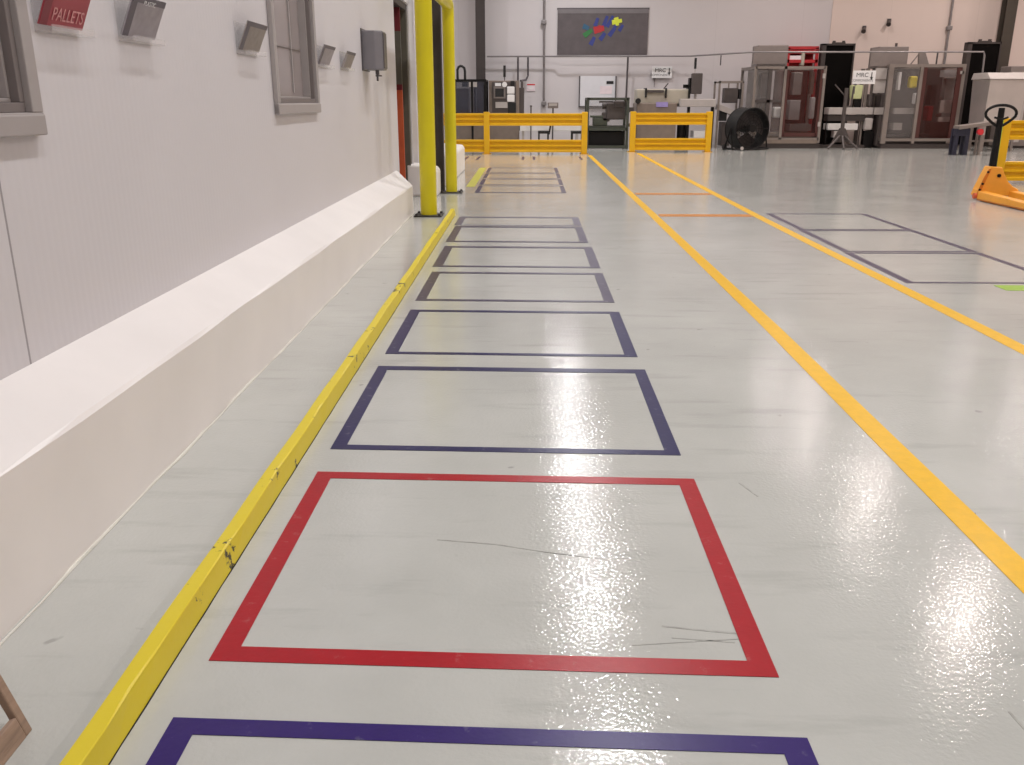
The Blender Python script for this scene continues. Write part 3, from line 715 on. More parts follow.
obj('spindle_unit', MB().box(-2.5, -2.1, 30.6, 31.2, 0.9, 1.9).box(-2.35, -1.7, 30.7, 31.1, 0.75, 1.1), M['greyd'], t, bevel=0.03)
obj('machine_bed', MB().box(-2.56, -1.58, 30.3, 31.5, 0.06, 0.75), M['taupe'], t, bevel=0.02)
obj('label_plate', pbox(469, 82, 477, 87, 30.08, 0.01), M['greyl'], t)
mb = MB(); hx0, hx1 = X(457.5, 75, 30.6), X(465, 75, 30.6)
hz = at(461, 66, 30.6)[1]
pts = [(hx0, 30.6, 2.1), (hx0, 30.6, hz-0.12), (hx0+.04, 30.6, hz-0.03), (hx0+.11, 30.6, hz), (hx1-.09, 30.6, hz-.01), (hx1-.02, 30.6, hz-0.06), (hx1, 30.6, hz-0.16), (hx1, 30.6, 2.1)]
h_ = obj('hose_loop', mb.tube(pts, 0.042, 10), M['rubber'], t, smooth=True)
obj('hose_gland', MB().cyl((hx1, 30.6, 1.95), 0.1, 0.2, n=14), M['rubber'], h_)

x0, x1, z0, z1 = rect(489, 80.5, 524, 148, 30.8)
t = thing('control_cabinet', 'grey control cabinet with dark screen behind the left barrier', 'cabinet', ((x0+x1)/2, 31.1, 0))
obj('body', MB().box(x0, x1-0.16, 30.8, 31.5, 0.08, z1), M['taupe'], t, bevel=0.015)
obj('plinth', MB().box(x0+0.04, x1-0.2, 30.85, 31.45, 0, 0.08), M['skid'], t)
obj('side_box', MB().box(x1-0.16, x1, 30.9, 31.4, 0.55, z1-0.22).box(x1-0.12, x1-0.03, 30.9, 31.3, z1-0.22, z1-0.02), M['greyd'], t, bevel=0.01)
obj('front_recess', pbox(492, 82, 516, 112, 30.775, 0.02), M['greyd'], t)
fp = obj('screen_bezel', pbox(493.5, 86.5, 505.5, 98.5, 30.74, 0.035), M['grey'], t, bevel=0.008)
obj('screen', pbox(495.2, 88.5, 503.8, 96.8, 30.735, 0.01), M['screen'], fp, label='dark screen')
for a in ((507, 86.5, 514.5, 94), (507, 94.5, 514.5, 102)): obj('push_button_box', pbox(*a, 30.72, 0.05), M['white'], t, bevel=0.03)
obj('document', pbox(495.5, 102, 507.5, 108, 30.74, 0.03), M['greyl'], t); obj('document', pbox(495, 83, 501, 86, 30.74, 0.03), M['paper'], t)
obj('dial', MB().cyl((X(504.5, 84.5, 30.7), 30.72, at(504.5, 84.5, 30.7)[1]), 0.085, 0.06, 'y', 20), M['white'], t)
obj('handle', pbox(510.5, 81, 514.5, 86, 30.73, 0.04), M['black'], t)
obj('shelf_unit', pbox(508, 103, 516, 113, 30.74, 0.03), M['black'], t)
bx_, bz = at(504.5, 72, 31.0)
bc = obj('beacon', MB().cyl((bx_, 31.0, at(504.5, 77, 31)[1]), 0.042, 0.36, n=14), M['black'], t, smooth=True)
obj('beacon_stem', MB().cyl((bx_, 31.0, z1), 0.016, 0.2, n=8), M['pipe_d'], bc)

x, z = at(553, 106, 29.5)
t = thing('floor_scale', 'small grey readout head on a thin pole behind the left barrier', 'scale', (x, 29.5, 0))
obj('display_head', MB().box(x-0.17, x+0.17, 29.44, 29.52, z-0.07, z+0.11), M['grey'], t, bevel=0.015); obj('display', MB().box(x-0.13, x+0.13, 29.432, 29.44, z-0.0, z+0.08), M['greyl'], t)
obj('pole', MB().cyl((x, 29.5, 0.04), 0.025, z-0.11), M['pipe_d'], t); obj('foot', MB().box(x-0.25, x+0.25, 29.25, 29.75, 0, 0.04), M['greyd'], t)
x = X(531, 110, 29.6); zz = at(531, 107, 29.6)[1]
t = thing('cable_post', 'short thin dark post left of the small scale readout', 'post', (x, 29.6, 0))
obj('post', MB().cyl((x, 29.6, 0.02), 0.022, zz-0.02), M['greyd'], t); obj('foot', MB().cyl((x, 29.6, 0), 0.14, 0.02), M['greyd'], t); obj('cap', MB().cyl((x, 29.6, zz), 0.035, 0.05, n=10), M['greyd'], t)
# low trestles seen between the rails
def trestle(px0, px1, Y, label):
    xa, xb = X(px0, 133, Y), X(px1, 133, Y)
    t = thing('low_trolley', label, 'trolley', ((xa+xb)/2, Y, 0), 0, 'low trolleys behind the left barrier')
    obj('top', MB().box(xa, xb, Y-0.25, Y+0.25, 0.52, 0.60), M['black'], t, bevel=0.01)
    for x in (xa+0.03, xb-0.03):
        for y_ in (Y-0.22, Y+0.22):
            l = obj('leg', MB().box(x-0.025, x+0.025, y_-0.025, y_+0.025, 0.09, 0.52), M['black'], t)
            obj('caster', MB().cyl((x, y_-0.02, 0.045), 0.045, 0.04, 'y', 14), M['rubber'], l)
    obj('push_bar', MB().tube([(xb, Y-0.2, 0.5), (xb+0.06, Y-0.2, 0.85), (xb+0.06, Y+0.2, 0.85), (xb, Y+0.2, 0.5)], 0.022, 8), M['blackm'], t)
    return t
trestle(538, 549, 29.0, 'low black trolley seen between the rails under the scale readout')
trestle(571, 583, 29.0, 'low black trolley seen between the rails by the barrier end post')
# light bench behind
x0, x1 = X(520, 135, 30.2), X(580, 135, 30.2)
t = thing('white_bench', 'low white bench seen between the rails of the left barrier', 'bench', ((x0+x1)/2, 30.3, 0))
obj('bench_top', MB().box(x0, x1, 30.0, 30.6, 0.56, 0.80), M['white'], t, bevel=0.02)
for x in (x0+.1, x1-.1): obj('leg', MB().box(x-.04, x+.04, 30.1, 30.5, 0, 0.56), M['greyl'], t)

# ------------------------------------------------------------------ dark green framed press
Y = 29.9
x0, x1, z0, z1 = rect(586, 97.5, 629, 150, Y)
t = thing('framed_press', 'dark green framed machine standing in the gap between two yellow barriers', 'machine', ((x0+x1)/2, Y+0.5, 0))
posts(t, (x0+.05, x1-.05), (Y+.05, Y+1.05), z1, 0.085, M['alud'])
rails(t, x0+.05, x1-.05, Y+.05, Y+1.05, (0.62, z1-.045), 0.085, M['alud'])
obj('frame_rail', MB().box(x0, x1, Y, Y+.09, 0.02, 0.11), M['alud'], t)
obj('table_plate', MB().box(x0+.1, x1-.1, Y+.1, Y+1.0, 0.66, 0.72), M['alud'], t)
obj('lower_tank', MB().box(x0+.1, x1-.14, Y+.12, Y+1.0, 0.05, 0.55), M['blackm'], t, bevel=0.02)
obj('spindle_head', MB().box(x1-.72, x1-.12, Y+.25, Y+.8, 0.92, 1.45).box(x1-.5, x1-.12, Y+.2, Y+.7, 1.3, z1-.1).box(x1-.86, x1-.6, Y+.3, Y+.6, 0.85, 1.15), M['greyd'], t, bevel=0.04)
obj('vice', MB().box(x0+.25, x0+.72, Y+.3, Y+.7, 0.72, 0.98).box(x0+.15, x0+.6, Y+.3, Y+.5, 0.98, 1.05), M['olive'], t, bevel=0.02)
obj('column', MB().box(x0+.5, x0+.8, Y+.6, Y+.9, 0.05, 0.66), M['blackm'], t)
obj('motor', MB().cyl((x0+.55, Y+.5, 1.36), 0.11, 0.28, 'x', 16).box(x0+.45, x0+.9, Y+.45, Y+.65, 1.44, z1-.1), M['greyd'], t, smooth=True)
obj('back_panel', MB().box(x0+.1, x1-.1, Y+1.03, Y+1.06, 0.7, z1-.1), M['panelgrey'], t)
obj('side_arm', MB().box(x1, x1+.16, Y+.2, Y+.4, 1.15, 1.3).box(x1, x1+.1, Y+.2, Y+.4, 0.7, 0.8), M['greyd'], t)

# ------------------------------------------------------------------ beige long machine with monitor
Y = 30.6
t = thing('lathe', 'long beige machine with grey monitor on arm behind the middle barrier', 'machine', (4.4, Y+0.6, 0))
obj('bed', pbox(632, 103, 676, 147, Y, 1.2), M['taupe'], t, bevel=0.03)
obj('housing', pbox(634, 89, 690, 104, Y+.15, 0.8), M['beige'], t, bevel=0.04)
obj('tray', pbox(676, 99, 716, 107, Y-.1, 0.9), M['greyl'], t, bevel=0.02)
for a in ((644, 88, 647, 97.5), (664, 88, 667, 98), (687, 88, 690.5, 98)): obj('clamp', pbox(*a, Y+.08, 0.5), M['black'], t, bevel=0.01)
obj('lead_screw', pbox(647, 90, 664, 92.5, Y+.06, 0.1), M['greyd'], t)
obj('handwheel', MB().cyl((X(638, 101, Y), Y-.06, at(638, 101, Y)[1]), 0.09, 0.06, 'y', 16), M['black'], t)
obj('chip_guard', pbox(656, 102, 668, 107, Y-.03, 0.06), M['purple'], t)
obj('lever', MB().tube([(X(666, 88, Y), Y+.4, at(666, 88, Y)[1]), (X(670, 83, Y), Y+.4, at(670, 83, Y)[1])], 0.02, 8), M['greyd'], t)
for px in (687.5, 711): obj('leg', pbox(px-1.5, 106, px+1.5, 149.5, Y, 0.12), M['blackm'], t)
obj('lower_shelf', pbox(690, 131, 712, 138, Y+.1, 0.7), M['white'], t, bevel=0.02)
obj('coolant_pump', MB().cyl((X(683, 133, Y), Y+.3, 0.3), 0.16, 0.45, n=16).box(X(677, 133, Y), X(690, 133, Y), Y+.2, Y+.6, 0.0, 0.3), M['blackm'], t)
mo = obj('monitor', pbox(690.5, 73, 702.5, 94, Y-.05, 0.28), M['greyd'], t, bevel=0.03)
obj('monitor_back', pbox(688, 78, 692, 91, Y+.1, 0.3), M['blackm'], mo); obj('monitor_arm', pbox(683, 84.5, 692, 88, Y+.3, 0.1), M['blackm'], mo)
obj('stand', pbox(694, 93, 696.5, 101, Y+.1, 0.08), M['greyl'], t)
bx_, bz = at(695, 72, Y+.1)
bc = obj('beacon', MB().cyl((bx_, Y+.1, bz+.1), 0.04, 0.33, n=12), M['black'], t, smooth=True); obj('beacon_stem', MB().cyl((bx_, Y+.1, bz-.05), 0.015, 0.16, n=8), M['greyl'], bc)

# ------------------------------------------------------------------ tubular frame station
Y = 30.7
x0, x1, z0, z1 = rect(717, 81, 742, 148, Y)
t = thing('tube_frame', 'thin grey tube frame holding a grey box behind the drum fan', 'frame', ((x0+x1)/2, Y+.4, 0))
for x in (x0+.03, x1-.03): obj('upright', MB().box(x-.03, x+.03, Y, Y+.06, 0, z1), M['alu'], t)
for x in (x0+.03, x1-.03): obj('upright', MB().box(x-.03, x+.03, Y+.8, Y+.86, 0, z1), M['alu'], t)
obj('top_bar', MB().box(x0, x1, Y, Y+.06, z1-.06, z1), M['alu'], t); obj('top_bar', MB().box(x0, x1, Y+.8, Y+.86, z1-.06, z1), M['alu'], t)
obj('mid_bar', pbox(728, 82, 729.5, 88, Y+.3, 0.04), M['alu'], t)
obj('junction_box', pbox(722, 88, 738, 103, Y+.2, 0.4), M['greyd'], t, bevel=0.02); obj('junction_box_lid', pbox(738, 89, 741, 99, Y+.2, 0.4), M['black'], t)
xa, za = at(719, 104, Y); xb, zb = at(740, 112, Y)
obj('chute', MB().hexa([(xa, Y+.1, za-.18), (xb, Y+.1, zb-.18), (xb, Y+.6, zb-.18), (xa, Y+.6, za-.18), (xa, Y+.1, za), (xb, Y+.1, zb), (xb, Y+.6, zb), (xa, Y+.6, za)]), M['greyl'], t)
obj('drive_unit', pbox(717, 110, 727, 121, Y+.15, 0.5), M['black'], t, bevel=0.02); obj('lower_bin', pbox(718, 122, 730, 146, Y+.2, 0.6), M['greyd'], t, bevel=0.02)

# ------------------------------------------------------------------ drum fan
fx = X(747, 130, 29.4)
t = thing('drum_fan', 'large black drum fan on wheels before the left glazed enclosure', 'fan', (fx, 29.4, 0), math.radians(24))
R, zc, dp = 0.63, 0.665, 0.52
mb = MB(); bm = mb.bm; n = 44; ringv = []
for rr, yy in ((R, -dp/2), (R, dp/2), (R-0.03, dp/2), (R-0.03, -dp/2)):
    ringv.append([bm.verts.new((rr*math.cos(2*PI*k/n), yy, zc+rr*math.sin(2*PI*k/n))) for k in range(n)])
for a in range(4):
    A, B = ringv[a], ringv[(a+1) % 4]
    for k in range(n): bm.faces.new((A[k], A[(k+1) % n], B[(k+1) % n], B[k]))
obj('drum', mb, M['black'], t, world=False, smooth=True)
circ = lambda r, yy, m=40: [(r*math.cos(2*PI*k/m), yy, zc+r*math.sin(2*PI*k/m)) for k in range(m)]
for yy, nm in ((-dp/2-0.02, 'front_grille'), (dp/2+0.02, 'rear_grille')):
    mb = MB()
    for r in (0.16, 0.25, 0.34, 0.43, 0.52, 0.63): mb.tube(circ(r, yy), 0.006 if r < 0.62 else 0.018, 6, closed=True)
    for k in range(12):
        a = 2*PI*k/12; mb.tube([(0.1*math.cos(a), yy, zc+0.1*math.sin(a)), (0.63*math.cos(a), yy, zc+0.63*math.sin(a))], 0.006, 6)
    mb.cyl((0, yy-0.01, zc), 0.12, 0.02, 'y', 20)
    obj(nm, mb, M['blackm'], t, world=False)
for k in range(3):
    a0 = 2*PI*k/3 + 0.5; mb = MB(); bm = mb.bm; g = []
    for i in range(7):
        r = 0.10 + 0.48*i/6; row = []
        for j in range(6):
            a = a0 + (j/5-0.5)*(1.5 + 0.35*i/6); row.append(((r*math.cos(a)), (j/5-0.5)*0.22, zc+r*math.sin(a)))
        g.append([bm.verts.new(p) for p in row])
    for i in range(6):
        for j in range(5): bm.faces.new((g[i][j], g[i+1][j], g[i+1][j+1], g[i][j+1]))
    geo = bmesh.ops.solidify(bm, geom=bm.faces[:], thickness=0.012)
    obj('blade', mb, M['greyd'], t, world=False, smooth=True)
obj('motor', MB().cyl((0, -0.02, zc), 0.13, 0.24, 'y', 20), M['blackm'], t, world=False, smooth=True)
for s in (-1, 1):
    obj('side_bracket', MB().tube([(s*0.67, -0.2, 0.07), (s*0.67, -0.06, zc), (s*0.67, 0.2, 0.07)], 0.028, 8), M['blackm'], t, world=False)
    w_ = obj('wheel', MB().cyl((s*0.63-0.03, 0.27, 0.09), 0.09, 0.06, 'x', 18), M['rubber'], t, world=False, smooth=True)
    obj('base_bar', MB().tube([(s*0.65, -0.30, 0.05), (s*0.65, 0.27, 0.05)], 0.03, 8), M['blackm'], t, world=False)
obj('cross_tube', MB().tube([(-0.65, -0.3, 0.05), (0.65, -0.3, 0.05)], 0.03, 8), M['blackm'], t, world=False)
obj('caster_cap', MB().cyl((-0.40, -0.36, 0.07), 0.055, 0.03, 'y', 14), M['greyl'], t, world=False, label='pale caster cap')

# ------------------------------------------------------------------ glazed machine enclosures
def enclosure(name, label, px_front, zt, Y, dep, spec):
    pass
Y = 30.4
fl_, fr_ = X(753, 105, Y), X(821.5, 105, Y)
z1 = at(790, 66, Y)[1]
t = thing('machine_enclosure', 'left glazed machine enclosure with grey and smoked brown doors behind the fan', 'machine', ((fl_+fr_)/2, Y+.8, 0), 0, 'glazed machine enclosures')
bl = fl_ - 0.08
w = 0.085
mid = X(782.5, 105, Y)
for x, y_ in ((fl_, Y), (mid, Y), (fr_, Y), (bl, Y+1.5), (fr_, Y+1.5)):
    obj('post', MB().box(x-w/2, x+w/2, y_-w/2, y_+w/2, 0.18, z1), M['alu'], t)
for z in (0.30, z1-.05):
    obj('frame_rail', MB().box(fl_, fr_, Y-w/2, Y+w/2, z-w/2, z+w/2), M['alu'], t)
    obj('frame_rail', MB().box(bl, fr_, Y+1.5-w/2, Y+1.5+w/2, z-w/2, z+w/2), M['alu'], t)
    obj('frame_rail', MB().hexa([(fl_-w/2, Y, z-w/2), (fl_+w/2, Y, z-w/2), (bl+w/2, Y+1.5, z-w/2), (bl-w/2, Y+1.5, z-w/2), (fl_-w/2, Y, z+w/2), (fl_+w/2, Y, z+w/2), (bl+w/2, Y+1.5, z+w/2), (bl-w/2, Y+1.5, z+w/2)]), M['alu'], t)
obj('base_skid', MB().box(fl_-.05, fr_+.05, Y-.03, Y+1.55, 0, 0.16), M['skid'], t); obj('kick_plate', MB().box(fl_+.05, fr_-.05, Y-.05, Y-.02, 0.16, 0.28), M['taupe'], t)
dg = obj('door', MB().box(fl_+.06, mid-.06, Y-.012, Y+.012, 0.38, z1-.12), M['panelgrey'], t, label='clear grey door')
obj('door_frame', MB().box(fl_+.05, mid-.05, Y-.03, Y+.03, 1.45, 1.54).box((fl_+mid)/2-.06, (fl_+mid)/2+.06, Y-.03, Y+.03, 0.38, z1-.1), M['greyd'], dg)
dr = obj('door', MB().box(mid+.05, fr_-.05, Y-.012, Y+.012, 0.38, z1-.12), M['panelred'], t, label='smoked brown red door')
obj('door_hinge', MB().box(fr_-.07, fr_+.01, Y-.06, Y-.03, 2.2, 2.35).box(fr_-.07, fr_+.01, Y-.06, Y-.03, 0.7, 0.85), M['greyl'], dr)
obj('door_frame', MB().box(mid+.05, mid+.12, Y-.03, Y+.03, 0.38, z1-.12).box(fr_-.13, fr_-.05, Y-.03, Y+.03, 0.38, z1-.12).box(mid+.1, fr_-.1, Y-.03, Y+.03, 0.38, 0.5), M['browned'], dr)
obj('side_panel', MB().hexa([(bl+.02, Y+1.45, 0.38), (fl_-.02, Y+.06, 0.38), (fl_, Y+.06, 0.38), (bl+.04, Y+1.45, 0.38), (bl+.02, Y+1.45, z1-.1), (fl_-.02, Y+.06, z1-.1), (fl_, Y+.06, z1-.1), (bl+.04, Y+1.45, z1-.1)]), M['panelgrey'], t)
# machinery inside
obj('inner_column', MB().box(fl_+.35, fl_+.7, Y+.6, Y+1.0, 0.3, z1-.2), M['greyd'], t)
obj('inner_unit', pbox(786, 100, 800, 120, Y+.4, 0.4), M['white'], t, bevel=0.02); obj('inner_unit', pbox(790, 72, 802, 95, Y+.5, 0.4), M['greyl'], t, bevel=0.02)
obj('inner_unit', pbox(808, 97, 815, 119, Y+.4, 0.3), M['white'], t, bevel=0.04); obj('inner_unit', pbox(785, 124, 811, 131, Y+.3, 0.6), M['greyl'], t)
obj('inner_unit', pbox(809, 72, 814, 94, Y+.5, 0.2), M['taupe'], t)
obj('inner_unit', pbox(757, 97, 766, 112, Y+.4, 0.4), M['greyd'], t, bevel=0.03); obj('inner_unit', pbox(771, 107, 782, 118, Y+.4, 0.4), M['white'], t, bevel=0.06)
obj('inner_panel', MB().box(fl_+.1, mid-.05, Y+1.46, Y+1.5, 0.4, z1-.1), M['greyl'], t); obj('inner_panel', MB().box(mid+.05, fr_-.1, Y+1.46, Y+1.5, 0.4, z1-.1), M['browned'], t)
obj('inner_bed', MB().box(fl_+.1, fr_-.1, Y+.3, Y+1.4, 0.16, 0.5), M['taupe'], t, bevel=0.02)
cb = obj('control_box', pbox(752, 45, 788, 66, Y+.5, 0.8), M['grey'], t, bevel=0.02, label='grey control box on the roof')
cx0, cx1, cz0, cz1 = rect(752, 45, 788, 66, Y+.5)
obj('box_door', MB().box(cx0+.05, cx1-.05, Y+.485, Y+.498, cz0+.06, cz1-.06), M['grey'], cb)

# red rack behind
Y = 32.3
x0, x1, z0, z1 = rect(786, 47.5, 817, 90, Y)
t = thing('red_rack', 'tall red storage rack showing above the left glazed enclosure', 'rack', ((x0+x1)/2, Y+.3, 0))
for x in (x0+.04, x1-.04):
    for y_ in (Y, Y+.6): obj('upright', MB().box(x-.05, x+.05, y_, y_+.06, 0, z1), M['redrack'], t)
for k, z in enumerate((0.3, 1.2, 2.1, 2.75, 3.05, z1-.06)): obj('shelf', MB().box(x0, x1, Y, Y+.66, z, z+.10), M['redrack'], t)
obj('rack_back', MB().box(x0+.05, x1-.05, Y+.62, Y+.65, 0.2, z1-.1), M['redrack'], t)
obj('carton', MB().box(x0+.10, x0+.58, Y+.02, Y+.5, 2.85, 2.98), M['pink'], t); obj('carton', pbox(799, 52, 805, 66, Y-.03, 0.3), M['beige'], t, bevel=0.04)

# black screens
def black_screen(px0, py0, px1, Y, label, mt='black'):
    x0, x1, z0, z1 = rect(px0, py0, px1, 150, Y)
    z1 = at((px0+px1)/2, py0, Y)[1]
    x0 = X(px0, (py0+148)/2, Y); x1 = X(px1, (py0+148)/2, Y)
    t = thing('black_screen', label, 'screen', ((x0+x1)/2, Y+.1, 0), 0, 'tall black screens at the far wall')
    obj('panel', MB().box(x0+.12, x1-.02, Y+.03, Y+.10, 0.05, z1-.03), M['blackcloth'], t)
    obj('frame', MB().box(x0, x0+.14, Y, Y+.3, 0, z1).box(x1-.05, x1, Y, Y+.14, 0, z1).box(x0, x1, Y, Y+.14, z1-.06, z1), M['column'], t)
    xm = (x0+x1)/2
    obj('top_bracket', MB().box(xm-.22, xm+.22, Y+.02, Y+.10, z1, z1+.04).box(xm-.2, xm-.12, Y+.02, Y+.1, z1+.04, z1+.09).box(xm+.12, xm+.2, Y+.02, Y+.1, z1+.04, z1+.09), M['column'], t)
    for s in (x0+.08, x1-.08): obj('foot', MB().box(s-.06, s+.06, Y-.2, Y+.6, 0, 0.05), M['column'], t)
    return t
black_screen(817.5, 43.5, 850, 32.2, 'tall black screen between the two glazed enclosures')
black_screen(961, 42, 994, 32.0, 'tall black screen behind the stainless hopper')

# ------------------------------------------------------------------ conveyor between the enclosures
Y = 30.4
x0, x1 = X(824, 110, Y), X(872, 110, Y)
t = thing('conveyor', 'grey conveyor bed between the two glazed enclosures', 'conveyor', ((x0+x1)/2, Y+.6, 0))
obj('bed', pbox(824, 107.5, 873.5, 114.5, Y+.35, 0.5), M['greyl'], t, bevel=0.01)
obj('under_frame', pbox(824, 115, 873.5, 121, Y+.4, 0.4), M['skid'], t)
obj('lower_tray', pbox(823, 123.5, 858, 130, Y+.35, 0.5), M['white'], t, bevel=0.02)
for px in (826, 862, 871): obj('leg', pbox(px-1.2, 114, px+1.2, 148.5, Y+.5, 0.1), M['blackm'], t)
obj('gearbox', pbox(831, 131, 840, 137.5, Y+.3, 0.3), M['greyl'], t); obj('valve_block', pbox(862, 118, 873, 130, Y+.3, 0.3), M['greyl'], t, bevel=0.05)
obj('drive_housing', pbox(866, 94, 873, 107, Y+.35, 0.5), M['greyd'], t, bevel=0.06); obj('lower_drive', pbox(858, 131, 873, 147, Y+.45, 0.5), M['blackm'], t)
obj('base_rail', MB().box(x0, x1, Y+.3, Y+.9, 0, 0.1), M['skid'], t)
gx0, gx1, gz0, gz1 = rect(851, 85, 862, 99, Y+.6)
single('lime_bin', MB().prism([(gx0+.04, gz0), (gx1-.02, gz0), (gx1, gz1), (gx0, gz1)], Y+.5, Y+.82, 'y'), M['greenp'], 'pale lime tub above the conveyor under the arrow sign', 'tub', bevel=0.04)
obj('tub_bracket', pbox(852, 99, 861, 108, Y+.55, 0.2), M['blackm'], t)
# pedestal stand
Y = 29.9
x = X(843.5, 118, Y)
t = thing('pedestal_stand', 'grey pedestal stand with splayed base before the conveyor', 'stand', (x, Y, 0))
obj('column', MB().box(x-.05, x+.05, Y-.05, Y+.05, 0.55, at(843, 88, Y)[1]), M['greyd'], t, bevel=0.008)
mb = MB(); mb.prism([(x-.09, 0.66), (x+.09, 0.66), (x+.30, 0.22), (x-.30, 0.22)], Y-.03, Y+.03, 'y'); obj('gusset', mb, M['greyd'], t)
for s, y_ in ((-1, -.25), (1, -.25), (0, -.35), (-.6, .4), (.6, .4)): obj('leg', MB().tube([(x+s*.08, Y+y_*.2, 0.42), (x+s*.48, Y+y_, 0.03)], 0.035, 8), M['greyd'], t)
obj('arm', MB().tube([(x, Y, 1.62), (x-.38, Y, 2.0)], 0.02, 8).tube([(x+.2, Y, 1.3), (x+.22, Y, 1.95)], 0.03, 8).box(x, x+.22, Y-.02, Y+.02, 1.3, 1.36), M['greyd'], t)
t = far_sign(853, 70.5, 875.5, 84, 30.2, 'white sign with arrow beside the tall black screen left of the right enclosure', 'MRC', 'COMPONENTS', 872.3)

# ------------------------------------------------------------------ right enclosure
Y = 30.4
fl_, fr_ = X(884, 105, Y), X(958.5, 105, Y)
z1 = at(920, 64, Y)[1]
t = thing('machine_enclosure', 'right glazed machine enclosure with smoked brown panel left of the stainless hopper', 'machine', ((fl_+fr_)/2, Y+.8, 0), 0, 'glazed machine enclosures')
p1, p2 = X(887, 105, Y), X(917, 105, Y)
for x, ww_ in ((p1, 0.15), (p2, 0.10), (fr_, 0.10)): obj('post', MB().box(x-ww_/2, x+ww_/2, Y-.05, Y+.05, 0.16, z1), M['alu'], t)
for x in (p1, fr_): obj('post', MB().box(x-.05, x+.05, Y+1.45, Y+1.55, 0.16, z1), M['alu'], t)
for z in (0.28, z1-.05):
    obj('frame_rail', MB().box(p1, fr_, Y-.045, Y+.045, z-.045, z+.045), M['alu'], t); obj('frame_rail', MB().box(p1, fr_, Y+1.455, Y+1.545, z-.045, z+.045), M['alu'], t)
    for x in (p1, fr_): obj('frame_rail', MB().box(x-.045, x+.045, Y, Y+1.5, z-.045, z+.045), M['alu'], t)
obj('base_skid', MB().box(p1-.05, fr_+.05, Y-.04, Y+1.55, 0, 0.14), M['skid'], t)
dc = obj('door', MB().box(p1+.09, p2-.06, Y-.01, Y+.01, 0.35, z1-.1), M['panelgrey'], t, label='clear grey door')
dr = obj('door', MB().box(p2+.06, fr_-.06, Y-.012, Y+.012, 0.35, z1-.1), M['panelred'], t, label='smoked brown red panel')
obj('door_frame', MB().box(p2+.05, p2+.18, Y-.03, Y+.03, 0.35, z1-.1).box(fr_-.2, fr_-.05, Y-.03, Y+.03, 0.35, z1-.1), M['browned'], dr)
obj('door_latch', pbox(960, 71, 964, 74, Y-.05, 0.04), M['greyl'], dr)
obj('inner_panel', MB().box(p1, fr_, Y+1.42, Y+1.45, 0.3, z1-.1), M['greyd'], t); obj('inner_bed', MB().box(p1+.1, fr_-.1, Y+.3, Y+1.4, 0.14, 0.45), M['skid'], t)
obj('inner_unit', pbox(897, 72, 901, 90, Y+.3, 0.2), M['white'], t); obj('inner_unit', pbox(907, 76, 918, 88, Y+.35, 0.3), M['yellowp'], t, bevel=0.06, label='yellow inner unit')
obj('inner_unit', pbox(913, 93, 919, 104, Y+.3, 0.3), M['white'], t, bevel=0.04); obj('inner_unit', pbox(889, 108, 918, 114, Y+.3, 0.5), M['greyl'], t); obj('inner_unit', pbox(888, 123, 902, 130, Y+.3, 0.5), M['greyl'], t)
obj('inner_unit', pbox(940, 70, 956, 77, Y+.3, 0.3), M['white'], t); obj('inner_unit', pbox(941, 78, 956, 100, Y+.5, 0.3), M['greyl'], t); obj('inner_unit', pbox(928, 85, 936, 105, Y+.4, 0.4), M['black'], t)
obj('inner_unit', pbox(924, 106, 933, 121, Y+.3, 0.4), M['redrack'], t, bevel=0.03); obj('inner_unit', pbox(936, 113, 952, 117, Y+.3, 0.4), M['greyl'], t); obj('inner_unit', pbox(924, 122, 952, 140, Y+.3, 0.4), M['browned'], t)
obj('infeed_drive', pbox(875, 94, 884, 146, Y+.3, 0.5), M['greyd'], t, bevel=0.03); obj('infeed_bed', pbox(874, 107.5, 884, 114.5, Y+.28, 0.02), M['greyl'], t)
sw = obj('side_window', pbox(874, 68, 886, 93, Y+.25, 0.06), M['greyl'], t); obj('window_rail', pbox(874, 79, 886, 80.5, Y+.23, 0.02), M['grey'], sw)
obj('side_frame', pbox(873, 66, 876, 146, Y+.8, 0.08), M['alu'], t)
cb = obj('control_box', pbox(869, 46.5, 908, 68, Y+.3, 0.8), M['grey'], t, bevel=0.02, label='grey control box on the roof')
cx0, cx1, cz0, cz1 = rect(869, 46.5, 908, 68, Y+.3)
obj('box_door', MB().box(cx0+.05, cx1-.05, Y+.285, Y+.298, cz0+.06, cz1-.06), M['grey'], cb); obj('vent_knob', MB().cyl((X(897.5, 45, Y+.5), Y+.6, cz1), 0.04, 0.12, n=10), M['greyd'], cb)
obj('box_support', MB().box(cx0+.06, cx0+.16, Y+.5, Y+.6, 0, cz0).box(cx0+.06, cx0+.16, Y+.95, Y+1.05, 0, cz0), M['alu'], t)
a = at(910, 63, Y+.6); b = at(919, 53, Y+.6); c = at(923, 51, Y+.6); e = at(928, 63, Y+.6)
obj('hoist_bracket', MB().prism([(b[0]-.03, b[1]), (c[0]+.03, c[1]), (e[0], z1), (a[0]+.25, z1)], Y+.5, Y+.6, 'y').tube([(a[0], Y+.55, z1), (b[0], Y+.55, b[1])], 0.02, 6), M['grey'], t)
rx, rz = at(938, 51, Y+.5); obj('rod', MB().cyl((rx, Y+.5, z1-.05), 0.028, rz-z1+.05, n=8), M['greyd'], t)

